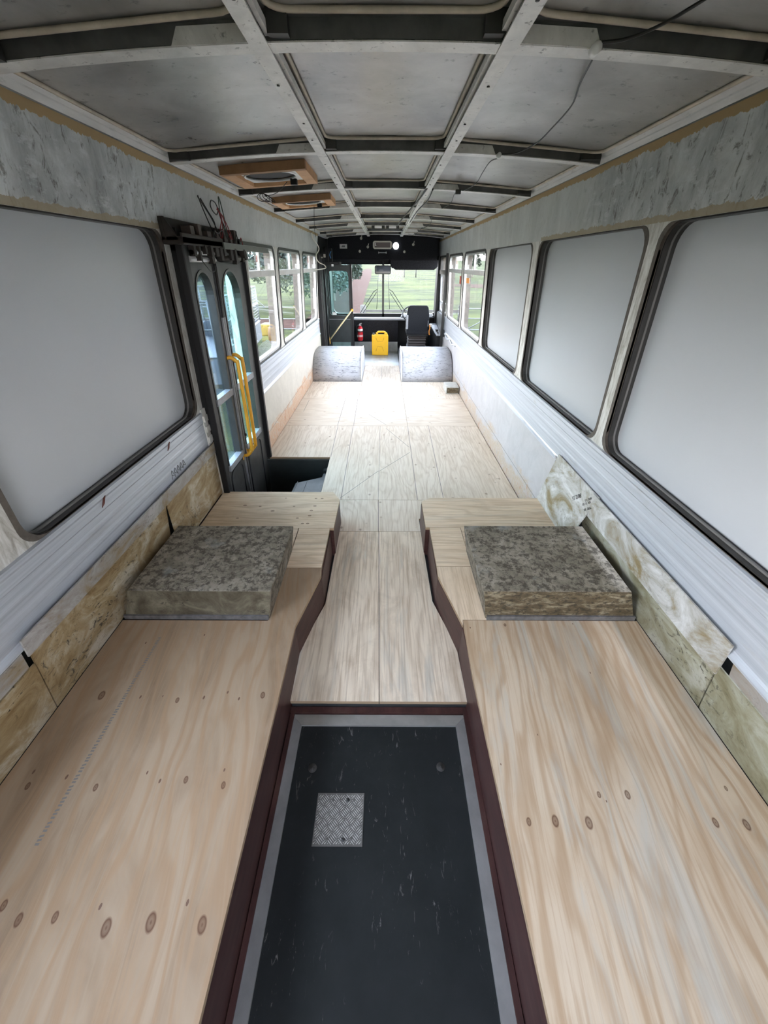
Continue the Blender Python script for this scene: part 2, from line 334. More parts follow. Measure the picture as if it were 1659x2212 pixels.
a = N('checker_floor', 0.4, 0.4)
px = a.sep(a.pos())
w1 = a.math('SINE', a.math('MULTIPLY', a.math('ADD', px[0], px[1]), 110.0)); w2 = a.math('SINE', a.math('MULTIPLY', a.math('SUBTRACT', px[0], px[1]), 110.0))
ch = a.math('MULTIPLY', w1, w2); f = a.noise(a.pos(), 6, 5)
c = a.ramp(f, (0.3, (0.30, 0.32, 0.32)), (0.7, (0.46, 0.47, 0.47)))
c = a.mix(a.ramp(ch, (0.2, 0.0), (0.6, 0.45)), c, (0.62, 0.63, 0.62)); a.col(c); a.bump(ch, 0.4, 0.004); checker_floor = a.m
a = N('teal_tread_plate', 0.4, 0.3)
px = a.sep(a.pos())
w1 = a.math('SINE', a.math('MULTIPLY', a.math('ADD', px[0], px[2]), 120.0)); w2 = a.math('SINE', a.math('MULTIPLY', a.math('SUBTRACT', px[0], px[2]), 120.0))
ch = a.math('MULTIPLY', w1, w2)
a.col(a.ramp(ch, (0.1, (0.13, 0.21, 0.20)), (0.6, (0.26, 0.36, 0.34)))); a.bump(ch, 0.4, 0.004); teal_tread = a.m

def glass(name, tint=(1, 1, 1), refl=1.0, dust=0.04):
    m = bpy.data.materials.new(name); m.use_nodes = True; t = m.node_tree; t.nodes.clear()
    o = t.nodes.new('ShaderNodeOutputMaterial'); tr = t.nodes.new('ShaderNodeBsdfTransparent'); gl = t.nodes.new('ShaderNodeBsdfGlossy')
    df = t.nodes.new('ShaderNodeBsdfDiffuse'); df.inputs[0].default_value = (0.6, 0.65, 0.65, 1)
    gl.inputs['Roughness'].default_value = 0.02; tr.inputs[0].default_value = tint + (1,)
    fr = t.nodes.new('ShaderNodeFresnel'); fr.inputs[0].default_value = 1.45
    mu = t.nodes.new('ShaderNodeMath'); mu.operation = 'MULTIPLY'; mu.inputs[1].default_value = refl; t.links.new(fr.outputs[0], mu.inputs[0])
    m0 = t.nodes.new('ShaderNodeMixShader'); m0.inputs[0].default_value = dust; t.links.new(tr.outputs[0], m0.inputs[1]); t.links.new(df.outputs[0], m0.inputs[2])
    mx = t.nodes.new('ShaderNodeMixShader'); t.links.new(mu.outputs[0], mx.inputs[0]); t.links.new(m0.outputs[0], mx.inputs[1]); t.links.new(gl.outputs[0], mx.inputs[2])
    t.links.new(mx.outputs[0], o.inputs[0]); return m
clear = glass('window_glass', (0.96, 0.97, 0.965), 0.22, dust=.004)
tealglass = glass('tinted_door_glass', (0.62, 0.80, 0.80), 0.3)
bluish = glass('door_glass', (0.74, 0.86, 0.92), 0.6)
lowglass = glass('dark_lower_glass', (0.14, 0.19, 0.19), 0.5)

# ------------------------------------------------------------------ mesh helpers
class MB:
    def __init__(s): s.v = []; s.f = []; s.mi = []; s.sm = []
    def face(s, idx, mi=0, smooth=False): s.f.append(idx); s.mi.append(mi); s.sm.append(smooth)
    def box(s, x0, x1, y0, y1, z0, z1, mi=0, top=None):
        b = len(s.v)
        s.v += [Vector(p) for p in [(x0, y0, z0), (x1, y0, z0), (x1, y1, z0), (x0, y1, z0), (x0, y0, z1), (x1, y0, z1), (x1, y1, z1), (x0, y1, z1)]]
        for q, m_ in (((0, 3, 2, 1), mi), ((4, 5, 6, 7), mi if top is None else top), ((0, 1, 5, 4), mi), ((1, 2, 6, 5), mi), ((2, 3, 7, 6), mi), ((3, 0, 4, 7), mi)):
            s.face([b + k for k in q], m_)
        return s
    def hexa(s, pts, mi=0, fm=None):
        b = len(s.v); s.v += [Vector(p) for p in pts]
        for k, q in enumerate(((0, 3, 2, 1), (4, 5, 6, 7), (0, 1, 5, 4), (1, 2, 6, 5), (2, 3, 7, 6), (3, 0, 4, 7))):
            s.face([b + j for j in q], (fm[k] if fm else mi))
        return s
    def prism(s, poly, z0, z1, mi=0, top=None, side=None):
        n = len(poly); b = len(s.v)
        s.v += [Vector((p[0], p[1], z0)) for p in poly] + [Vector((p[0], p[1], z1)) for p in poly]
        s.face([b + k for k in range(n)][::-1], mi); s.face([b + n + k for k in range(n)], mi if top is None else top)
        for k in range(n):
            j = (k + 1) % n; s.face([b + k, b + j, b + n + j, b + n + k], mi if side is None else side)
        return s
    def tube(s, pts, r, n=8, mi=0, closed=False, caps=True):
        pts = [Vector(p) for p in pts]; m_ = len(pts); b = len(s.v); up = None
        for i, p in enumerate(pts):
            if closed: d = pts[(i + 1) % m_] - pts[i - 1]
            else: d = pts[min(i + 1, m_ - 1)] - pts[max(i - 1, 0)]
            if d.length < 1e-9: d = Vector((0, 0, 1))
            d.normalize()
            if up is None:
                up = Vector((0, 0, 1)) if abs(d.z) < 0.9 else Vector((1, 0, 0))
            x = d.cross(up)
            if x.length < 1e-6: x = d.orthogonal()
            x.normalize(); up = x.cross(d).normalized()
            rr_ = r[i] if isinstance(r, (list, tuple)) else r
            for k in range(n):
                t = 2 * PI * k / n
                s.v.append(p + (x * math.cos(t) + up * math.sin(t)) * rr_)
        for i in range(m_ if closed else m_ - 1):
            a_ = b + i * n; c_ = b + ((i + 1) % m_) * n
            for k in range(n):
                j = (k + 1) % n; s.face([a_ + k, a_ + j, c_ + j, c_ + k], mi, True)
        if caps and not closed:
            s.face([b + k for k in range(n)][::-1], mi); s.face([b + (m_ - 1) * n + k for k in range(n)], mi)
        return s
    def lathe(s, prof, c, axis='Z', n=24, mi=0):
        b = len(s.v)
        for (r, h) in prof:
            for k in range(n):
                t = 2 * PI * k / n; u, w = r * math.cos(t), r * math.sin(t)
                p = {'Z': (u, w, h), 'Y': (u, h, w), 'X': (h, u, w)}[axis]
                s.v.append(Vector(c) + Vector(p))
        for i in range(len(prof) - 1):
            for k in range(n):
                j = (k + 1) % n; s.face([b + i * n + k, b + i * n + j, b + (i + 1) * n + j, b + (i + 1) * n + k], mi, True)
        if prof[0][0] > 1e-6: s.face([b + k for k in range(n)][::-1], mi)
        if prof[-1][0] > 1e-6: s.face([b + (len(prof) - 1) * n + k for k in range(n)], mi)
        return s
    def build(s, name, mats, parent=None, origin=None, bevel=0.0, seg=2, base=None):
        if not isinstance(mats, (list, tuple)): mats = [mats]
        if parent is not None and base is None: origin = Vector(parent.matrix_world.translation) if parent.get('_o') is None else Vector(parent['_o'])
        if origin is None:
            if s.v:
                xs = [p.x for p in s.v]; ys = [p.y for p in s.v]; zs = [p.z for p in s.v]
                origin = Vector(((min(xs) + max(xs)) / 2, (min(ys) + max(ys)) / 2, min(zs)))
            else: origin = Vector((0, 0, 0))
        origin = Vector(origin)
        me = bpy.data.meshes.new(name); me.from_pydata([p - origin for p in s.v], [], s.f)
        for m_ in mats: me.materials.append(m_)
        for p, mi, sm in zip(me.polygons, s.mi, s.sm): p.material_index = mi; p.use_smooth = sm
        bm = bmesh.new(); bm.from_mesh(me); bmesh.ops.recalc_face_normals(bm, faces=bm.faces); bm.to_mesh(me); bm.free()
        me.update()
        o = bpy.data.objects.new(name, me); COL.objects.link(o)
        if parent is None: o.location = origin
        else: o.parent = parent
        o['_o'] = list(origin)
        if bevel:
            md = o.modifiers.new('bevel', 'BEVEL'); md.width = bevel; md.segments = seg; md.limit_method = 'ANGLE'; md.angle_limit = R(40)
        return o

def tag(o, label, cat, group=None):
    o['label'] = label; o['category'] = cat
    if group: o['group'] = group
    return o
def struct(o, label=None):
    o['kind'] = 'structure'
    if label: o['label'] = label
    return o
def empty(name, loc, label, cat, group=None):
    o = bpy.data.objects.new(name, None); COL.objects.link(o); o.location = loc; o.empty_display_size = 0.05
    o['_o'] = list(loc)
    if cat: tag(o, label, cat, group)
    return o
def copy_tree(o, dloc, label=None):
    c = o.copy(); COL.objects.link(c); c.location = o.location + Vector(dloc)
    if label: c['label'] = label
    for ch in list(o.children):
        k = ch.copy(); COL.objects.link(k); k.parent = c
        for g in list(ch.children):
            q = g.copy(); COL.objects.link(q); q.parent = k
    return c
def split(o):
    me = o.data; nb = len(me.vertices); par = list(range(nb))
    def fd(i):
        while par[i] != i: par[i] = par[par[i]]; i = par[i]
        return i
    for e_ in me.edges:
        a_, b_ = fd(e_.vertices[0]), fd(e_.vertices[1])
        if a_ != b_: par[a_] = b_
    groups = {}
    for p in me.polygons: groups.setdefault(fd(p.vertices[0]), []).append(p)
    if len(groups) < 2: return
    for q, (k, fs) in enumerate(groups.items()):
        m2 = MB(); idx = {}
        for f in fs:
            for v in f.vertices:
                if v not in idx: idx[v] = len(m2.v); m2.v.append(Vector(me.vertices[v].co))
            m2.face([idx[v] for v in f.vertices], f.material_index, f.use_smooth)
        n_ = m2.build(o.name.split('.')[0], list(me.materials), origin=(0, 0, 0)); n_.parent = o.parent; n_.location = o.location
        n_.matrix_parent_inverse = o.matrix_parent_inverse
        for key in ('label', 'category', 'group'):
            if key in o: n_[key] = o[key]
    bpy.data.objects.remove(o)
def spline(pts, n=6):
    P = [Vector(p) for p in pts]; out = []
    for i in range(len(P) - 1):
        p0 = P[max(i - 1, 0)]; p1 = P[i]; p2 = P[i + 1]; p3 = P[min(i + 2, len(P) - 1)]
        for k in range(n):
            t = k / n
            out.append(0.5 * ((2 * p1) + (p2 - p0) * t + (2 * p0 - 5 * p1 + 4 * p2 - p3) * t * t + (3 * p1 - p0 - 3 * p2 + p3) * t ** 3))
    out.append(P[-1]); return out
def rr(y0, y1, z0, z1, r, n=6):
    out = []
    for cy, cz, a0 in ((y1 - r, z1 - r, 0), (y0 + r, z1 - r, 90), (y0 + r, z0 + r, 180), (y1 - r, z0 + r, 270)):
        for k in range(n + 1):
            t = R(a0 + 90 * k / n); out.append((cy + r * math.cos(t), cz + r * math.sin(t)))
    return out
def rect_match(y0, y1, z0, z1, n=6):
    # same point count as rr, all points on the outer rectangle
    out = []
    for cy, cz, (dy0, dz0), (dy1, dz1) in ((y1, z1, (0, -1), (-1, 0)), (y0, z1, (1, 0), (0, -1)), (y0, z0, (0, 1), (1, 0)), (y1, z0, (-1, 0), (0, 1))):
        for k in range(n + 1):
            out.append((cy, cz))
    return out
def ring(mb, A, B, P, d0, d1, mi=0, back=True, mi_in=None):
    n = len(A); b = len(mb.v)
    for L, d in ((A, d0), (B, d0), (A, d1), (B, d1)):
        mb.v += [Vector(P(y, z, d)) for y, z in L]
    for k in range(n):
        j = (k + 1) % n
        mb.face([b + k, b + j, b + n + j, b + n + k], mi)
        if back: mb.face([b + 2 * n + k, b + 3 * n + k, b + 3 * n + j, b + 2 * n + j], mi)
        mb.face([b + n + k, b + n + j, b + 3 * n + j, b + 3 * n + k], mi if mi_in is None else mi_in)
        mb.face([b + k, b + 2 * n + k, b + 2 * n + j, b + j], mi)
def sheet(mb, L, P, d0, d1, mi=0):
    n = len(L); b = len(mb.v)
    mb.v += [Vector(P(y, z, d0)) for y, z in L] + [Vector(P(y, z, d1)) for y, z in L]
    mb.face([b + k for k in range(n)], mi); mb.face([b + n + k for k in range(n)][::-1], mi)
    for k in range(n):
        j = (k + 1) % n; mb.face([b + k, b + j, b + n + j, b + n + k], mi)
def text_part(s, size, mtx, parent, name='handwriting', m=None):
    cu = bpy.data.curves.new('t', 'FONT'); cu.body = s; cu.size = size; cu.extrude = 0.0004; cu.align_x = 'CENTER'
    o = bpy.data.objects.new('t', cu); COL.objects.link(o)
    bpy.context.view_layer.update()
    me = bpy.data.meshes.new_from_object(o.evaluated_get(bpy.context.evaluated_depsgraph_get()))
    COL.objects.unlink(o); bpy.data.objects.remove(o)
    org = Vector(parent['_o']); me.transform(Matrix.Translation(-org) @ mtx)
    me.materials.clear(); me.materials.append(m or ink)
    q = bpy.data.objects.new(name, me); COL.objects.link(q); q.parent = parent; q['_o'] = list(org)
    return q

# ------------------------------------------------------------------ wall profile
PROF = {-1: [(-0.6, -1.17), (0.0, -1.17), (0.55, -1.172), (0.56, -1.175), (0.80, -1.18), (1.75, -1.13), (2.02, -1.085)],
        1: [(-0.6, 1.10), (0.0, 1.10), (0.55, 1.112), (0.56, 1.118), (0.80, 1.13), (1.75, 1.09), (2.02, 1.068)]}
def XW(s, z):
    p = PROF[s]
    if z <= p[0][0]: return p[0][1]
    for (a0, b0), (a1, b1) in zip(p, p[1:]):
        if z <= a1: return b0 + (b1 - b0) * (z - a0) / (a1 - a0)
    return p[-1][1]
def PW(s):
    return lambda y, z, d: (XW(s, z) - s * d, y, z)     # d > 0 goes into the bus
ZS, ZT = 0.805, 1.745
WIN_L = [(-0.55, 0.83), (1.02, 2.37), (3.60, 4.70), (4.86, 6.10), (6.29, 7.48)]
WIN_R = [(-1.05, 0.30), (0.45, 1.865), (1.975, 3.30), (3.46, 4.84), (4.99, 6.32), (6.48, 7.80), (7.98, 8.98)]
YB = -1.15; YF = 9.35

def wall(s, wins, name, low, ylow0, yend):
    mb = MB(); P = PW(s)
    # upper band with rounded openings
    edges = [YB] + [(a_[1] + b_[0]) / 2 for a_, b_ in zip(wins, wins[1:])] + [yend]
    for (w0, w1), e0, e1 in zip(wins, edges, edges[1:]):
        segs = []
        o = rect_match(e0, e1, ZS - 0.03, ZT + 0.02); i = rr(w0, w1, ZS, ZT, 0.09)
        if s < 0 and w0 == 3.60:
            o = rect_match(3.50, e1, ZS - 0.03, ZT + 0.02)
        if s < 0 and w1 == 2.37:
            o = rect_match(e0, 2.46, ZS - 0.03, ZT + 0.02)
        ring(mb, o, i, P, 0.0, -0.105, 1, True, 2)
        if (s, w0) in ((-1, 1.02), (1, .45), (1, 1.975), (1, 3.46)):
            ring(mb, rr(w0 - .022, w1 + .022, ZS - .002, ZT + .001, 0.07), rr(w0, w1, ZS, ZT, 0.09), P, 0.0015, -0.01, 2)
    # letterboard
    for e0, e1 in ((YB, yend),):
        sheet(mb, [(e0, ZT + 0.02), (e1, ZT + 0.02), (e1, 2.02), (e0, 2.02)], P, 0.0, -0.05, 0)
    sheet(mb, [(YB, ZT + 0.02), (yend, ZT + 0.02), (yend, ZT + 0.002), (YB, ZT + 0.002)], P, 0.0005, -0.02, 0)
    # lower wall
    spans = [(YB, 2.46), (3.50, 7.62)] if s < 0 else [(YB, yend)]
    for e0, e1 in spans:
        sheet(mb, [(e0, 0.548), (e1, 0.548), (e1, ZS - 0.03), (e0, ZS - 0.03)], P, -0.012, -0.05, 4)
    for e0, e1 in ([(3.50, 7.62)] if s < 0 else [(2.275, yend)]):
        sheet(mb, [(e0, -0.30), (e1, -0.30), (e1, 0.56), (e0, 0.56)], P, 0.0, -0.05, 3)
    mb.box(*((-1.235, -1.165, 2.44, 2.462) if s < 0 else (1.101, 1.245, 2.270, 2.292)), -.3, .57, 3)
    # wider recess beside the rear platforms
    xr = -1.23 if s < 0 else 1.20
    y1 = 2.46 if s < 0 else 2.278
    mb.box(min(xr, xr + s * .04), max(xr, xr + s * .04), YB, y1, -0.30, 0.56, 4)
    return struct(mb.build(name, [upper_wall, pillar, rubber_brown, low, dark_grey], origin=(0, 0, 0)))
wall_l = wall(-1, WIN_L, 'wall_left', wall_low_l, 3.5, 7.62)
wall_r = wall(1, WIN_R, 'wall_right', wall_low_r, 2.38, YF)

# belt rails: ribbed aluminium extrusions under the windows
def belt_rail(s, y0, y1, nm, label):
    mb = MB(); n = 26; prof = []
    for k in range(n + 1):
        z = 0.556 + (0.795 - 0.556) * k / n
        d = 0.004 + (0.0012 if k in (8, 9, 14, 15) else 0) + (0.010 if k < 1 else 0.004 if k < 2 else 0) + (0.008 if k >= n - 6 else 0) + (.005 if k >= n - 1 else 0)
        prof.append((XW(s, z) - s * d, z))
    b = len(mb.v)
    for y in (y0, y1): mb.v += [Vector((x, y, z)) for x, z in prof]
    for k in range(n): mb.face([b + k, b + k + 1, b + n + 1 + k + 1, b + n + 1 + k])
    # returns at top and bottom
    mb.box(min(prof[0][0], prof[0][0] + s * .02), max(prof[0][0], prof[0][0] + s * .02), y0, y1, 0.549, 0.556)
    mb.box(min(prof[-1][0], prof[-1][0] + s * .05), max(prof[-1][0], prof[-1][0] + s * .05), y0, y1, 0.795, 0.803)
    return struct(mb.build(nm, belt, origin=(0, 0, 0)), label)
belt_rail(-1, YB, 2.40, 'trim_1', 'ribbed aluminium belt rail under the grey blanked windows on the left')
belt_rail(-1, 3.54, 7.60, 'trim_2', 'ribbed white belt rail under the clear windows on the left')
brt = belt_rail(1, YB, YF, 'trim_3', 'long ribbed aluminium belt rail under the right windows')

# end of the belt rail beside the side door: perforated bracket
mb = MB()
for k in range(3): mb.box(-1.165, -1.155, 2.40, 2.45, 0.60 + 0.07 * k, 0.64 + 0.07 * k)
mb.box(-1.172, -1.164, 2.395, 2.455, 0.55, 0.82)
br = mb.build('perforated_bracket', white_paint); tag(br, 'small pale perforated bracket where the left belt rail ends at the side door', 'bracket')
mb = MB()
for z in (0.605, 0.675, 0.745): mb.lathe([(0.0, 0.0), (0.008, 0.0), (0.008, 0.003), (0, 0.003)], (-1.1645, 2.43, z), 'X', 12)
mb.build('bolt_hole', rubber, br)

# ------------------------------------------------------------------ blanked windows
def blanked(s, y0, y1, label):
    P = PW(s); e = empty('blanking_panel', (XW(s, ZS), (y0 + y1) / 2, ZS), label, 'panel', None)
    mb = MB(); sheet(mb, rr(y0 + .002, y1 - .002, ZS + .002, ZT - .002, 0.088), P, -0.060, -0.070); mb.build('sheet', blank, e)
    mb = MB(); ring(mb, rr(y0 + .001, y1 - .001, ZS + .001, ZT - .001, 0.088), rr(y0 + .008, y1 - .008, ZS + .003, ZT - .002, 0.085), P, -0.012, -0.060)
    mb.build('rubber_seal', rubber, e)
    mb = MB(); ring(mb, rr(y0 + .007, y1 - .007, ZS + .003, ZT - .002, 0.085), rr(y0 + .011, y1 - .011, ZS + .010, ZT - .003, 0.082), P, -0.034, -0.042)
    mb.build('inner_lip', plain('worn_grey_lip', (.16, .155, .15), .5, .2), e)
    return e
blanked(-1, *WIN_L[1], 'large light grey sheet blanking the nearest full window on the left wall')
blanked(1, *WIN_R[1], 'light grey window sheet nearest on the right wall, cut by the photo edge')
blanked(1, *WIN_R[2], 'light grey window sheet second from the viewer on the right wall')
blanked(1, *WIN_R[3], 'pale narrow-looking window sheet on the right, next to the clear windows')

blanked(1, *WIN_R[0], 'unseen light grey window sheet behind the viewer on the right wall')  # out of view; closes this window to keep the near left plywood darker
# ------------------------------------------------------------------ clear windows
wi = [0]
def clear_window(s, y0, y1, label, sticker=None):
    wi[0] += 1; P = PW(s)
    mb = MB(); ring(mb, rr(y0 - .012, y1 + .012, ZS - .012, ZT + .012, 0.095), rr(y0 + .012, y1 - .012, ZS + .012, ZT - .012, 0.08), P, 0.006, -0.03)
    e = struct(mb.build('window_%d' % wi[0], rubber, origin=(XW(s, ZS), (y0 + y1) / 2, ZS)), label)
    mb = MB(); ring(mb, rr(y0 + .010, y1 - .010, ZS + .010, ZT - .010, 0.08), rr(y0 + .030, y1 - .030, ZS + .034, ZT - .03, 0.065), P, -0.002, -0.03)
    mb.build('frame', chrome, e)
    mb = MB(); sheet(mb, [(y0 + .02, 1.505), (y1 - .02, 1.505), (y1 - .02, 1.555), (y0 + .02, 1.555)], P, 0.004, -0.03); mb.build('transom', strip_alu, e)
    ym = (y0 + y1) / 2
    mb = MB(); sheet(mb, [(ym - .016, 1.555), (ym + .016, 1.555), (ym + .016, ZT - .02), (ym - .016, ZT - .02)], P, 0.0, -0.02); mb.build('sliding_stile', chrome, e)
    mb = MB(); sheet(mb, [(y1 - .09, 1.56), (y1 - .05, 1.56), (y1 - .05, 1.61), (y1 - .09, 1.61)], P, 0.008, -0.005); mb.build('latch', white_pl, e)
    mb = MB(); sheet(mb, rr(y0 + .03, y1 - .03, ZS + .03, ZT - .03, 0.07), P, -0.018, -0.022); pn = mb.build('pane', clear, e)
    if sticker:
        sy, sz, w_, h_, m_ = sticker
        mb = MB(); sheet(mb, [(sy, sz), (sy + w_, sz), (sy + w_, sz + h_), (sy, sz + h_)], P, -0.0165, -0.0175); mb.build('sticker', m_, e)
    return e
w1 = clear_window(-1, *WIN_L[2], 'first clear window after the side door', (4.12, 1.62, .09, .05, sticker_red))
clear_window(-1, *WIN_L[3], 'middle clear window on the left')
w3 = clear_window(-1, *WIN_L[4], 'last clear window on the left before the front door', (6.85, 1.62, .05, .1, sticker_red))
mb = MB(); sheet(mb, [(7.25, 0.98), (7.40, 0.98), (7.40, 1.28), (7.25, 1.28)], PW(-1), -0.0165, -0.0175); mb.build('notice', white_pl, w3)
wr1 = clear_window(1, *WIN_R[4], 'nearest clear window on the right', (6.0, 1.40, .2, .06, sticker_orange))
wr2 = clear_window(1, *WIN_R[5], 'second clear window on the right', (6.60, 1.37, .16, .10, sticker_red))
mb = MB(); sheet(mb, [(7.1, 1.62), (7.16, 1.62), (7.16, 1.72), (7.1, 1.72)], PW(1), -0.0165, -0.0175); mb.build('sticker', sticker_red, wr2)
clear_window(-1, *WIN_L[0], 'clear window beside the viewer on the left, cut off by the photo edge')  # pane unseen; left clear to brighten the near right plywood
# driver's side window: dark frame, open upper half
P = PW(1); y0, y1 = WIN_R[6]
mb = MB(); ring(mb, rr(y0 - .02, y1 + .02, ZS - .02, ZT + .012, 0.07), rr(y0 + .02, y1 - .02, ZS + .02, ZT - .02, 0.05), P, 0.008, -0.04)
e = struct(mb.build('window_7', rubber, origin=(1.12, 8.5, ZS)), "driver's side window")
mb = MB(); ring(mb, rr(y0 + .02, y1 - .02, ZS + .01, 1.46, 0.03), rr(y0 + .05, y1 - .05, ZS + .04, 1.43, 0.03), P, 0.0, -0.03); mb.build('frame', grey_bar, e)
mb = MB(); sheet(mb, [(y0, 1.46), (y1, 1.46), (y1, 1.53), (y0, 1.53)], P, 0.02, -0.03); mb.build('transom', rubber_brown, e)
mb = MB(); sheet(mb, [(y0 + .02, 0.97), (y1 - .02, 0.97), (y1 - .02, 1.0), (y0 + .02, 1.0)], P, 0.0, -0.03); mb.build('glazing_bar', grey_bar, e)
mb = MB(); sheet(mb, rr(y0 + .03, y1 - .03, ZS + .02, ZT - .03, 0.04), P, -0.018, -0.022); mb.build('pane', clear, e)
mb = MB(); sheet(mb, [(y0 + .25, 1.15), (y0 + .33, 1.15), (y0 + .33, 1.24), (y0 + .25, 1.24)], P, -0.0165, -0.0175); mb.build('sticker', white_pl, e)

# ------------------------------------------------------------------ roof
def ZP(x): return 2.112 - 0.045 * (x / 0.94) ** 2
def ZR(x): return 2.063 - 0.042 * (x / 1.0) ** 2
mb = MB(); n = 32
for (off, flip) in ((0, 0), (0.035, 1)):
    b = len(mb.v)
    for k in range(n + 1):
        x = -1.12 + 2.22 * k / n
        for y in (YB - .05, YF): mb.v.append(Vector((x, y, ZP(x) + off)))
    for k in range(n): mb.face([b + 2 * k, b + 2 * k + 2, b + 2 * k + 3, b + 2 * k + 1], 0, True)
mb.box(-1.15, -1.09, YB, YF, 2.018, ZP(1.12) + .035, 1); mb.box(1.075, 1.13, YB, YF, 2.018, ZP(1.1) + .035, 1)
ceil = struct(mb.build('ceiling', [roof_sheet, strip_alu], origin=(0, 0, 2.0)))
# cove strips, one each side
ti = [3]
def trim(mb, mats, label=None):
    ti[0] += 1
    return struct(mb.build('trim_%d' % ti[0], mats, origin=(0, 0, 0)), label)
for s, xa, xb in ((-1, -1.082, -1.045), (1, 1.066, 1.032)):
    mb = MB()
    pts = [(xa, 2.024), (xa + (xb - xa) * .35, 2.040), (xa + (xb - xa) * .4, 2.044), (xb, 2.068), (xb - s * 0.004, 2.070), (xb + s * 0.03, 2.095), (xa + s * .01, 2.05)]
    for q in range(len(pts)):
        (x0, z0), (x1, z1) = pts[q], pts[(q + 1) % len(pts)]
        b = len(mb.v); mb.v += [Vector((x0, YB, z0)), Vector((x1, YB, z1)), Vector((x1, 8.9, z1)), Vector((x0, 8.9, z0))]; mb.face([b, b + 1, b + 2, b + 3])
    trim(mb, strip_alu, 'aluminium cove strip along the roof edge')
RIBS = [0.37, 1.42, 2.50, 3.56, 4.60, 5.65, 6.60, 7.65, 8.45]
for ry in RIBS:
    mb = MB(); n = 28; xs = [-1.055 + 2.10 * k / n for k in range(n + 1)]
    def sweep(prof_, mi):
        b = len(mb.v); m_ = len(prof_)
        for x in xs:
            for (dy, dz) in prof_: mb.v.append(Vector((x, ry + dy, ZR(x) + dz)))
        for i in range(n):
            for k in range(m_):
                j = (k + 1) % m_; mb.face([b + i * m_ + k, b + i * m_ + j, b + (i + 1) * m_ + j, b + (i + 1) * m_ + k], mi)
        mb.face([b + k for k in range(m_)][::-1], mi); mb.face([b + n * m_ + k for k in range(m_)], mi)
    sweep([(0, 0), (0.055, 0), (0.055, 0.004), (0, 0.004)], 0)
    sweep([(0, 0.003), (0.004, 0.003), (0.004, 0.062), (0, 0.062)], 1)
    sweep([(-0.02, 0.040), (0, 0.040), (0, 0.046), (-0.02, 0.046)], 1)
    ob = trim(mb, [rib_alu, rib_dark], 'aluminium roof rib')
    # splice plates beside the stringers
    for sx in (-1, 1):
        x0, x1 = (0.325, 0.53); mb2 = MB()
        b = [(sx * x0, ZR(x0)), (sx * x1, ZR(x1))]
        mb2.hexa([(b[0][0], ry - .003, b[0][1] + .002), (b[1][0], ry - .003, b[1][1] + .002), (b[1][0], ry, b[1][1] + .002), (b[0][0], ry, b[0][1] + .002),
                  (b[0][0] + sx * 0.0, ry - .003, b[0][1] + .034), (b[1][0] - sx * 0.02, ry - .003, b[1][1] + .034), (b[1][0] - sx * .02, ry, b[1][1] + .034), (b[0][0], ry, b[0][1] + .034)])
        mb2.build('splice_plate', rib_alu, ob)
    # dark corner gussets where ribs meet stringers and cove
    for gx0, gx1 in ((-1.04, -0.95), (-0.285, -0.235), (0.235, 0.285), (0.94, 1.03)):
        if ry < 0: continue
        mb2 = MB(); mb2.box(gx0, gx1, ry - .03, ry - .003, ZR(gx0) + .006, ZR(gx0) + .048); mb2.build('gusset', gusset, ob)
for sx in (-0.315, 0.305):
    mb = MB(); mb.box(sx - .023, sx + .023, YB, 8.9, ZR(.31) - .003, ZR(.31) + .001)
    mb.box(sx - .002, sx + .002, YB, 8.9, ZR(.31), ZR(.31) + .045)
    inn = 0.024 if sx < 0 else -0.024
    mb.box(sx + inn - .006, sx + inn + .006, YB, 8.9, ZR(.31) + .012, ZR(.31) + .03)
    ob = trim(mb, [rib_alu], 'aluminium roof stringer')
    mb = MB()
    for ry in RIBS:
        for q in (0.25, 0.62, .85): mb.lathe([(0, 0), (.005, 0), (.004, .002), (0, .0025)], (sx + random.uniform(-.012, .012), ry + q, ZR(.31) - .0053), 'Z', 8)
    mb.build('rivets', gusset, ob)
# cream beads round each roof bay (rounded corners towards the front)
for ia, (r0, r1) in enumerate(zip(RIBS, RIBS[1:] + [9.0])):
    for x0, x1 in ((-1.035, -0.345), (-0.28, 0.27), (0.335, 1.02)):
        mb = MB(); L = rr(x0, x1, r0 + .075, r1 - .028, 0.06, 5)
        mb.tube([(x, y, ZP(x) - 0.006) for x, y in L], 0.0065, 6, closed=True)
        trim(mb, [bead], 'cream sealant bead round a roof bay')
# dirty dust edge in front of ribs is left to the metal's own stains

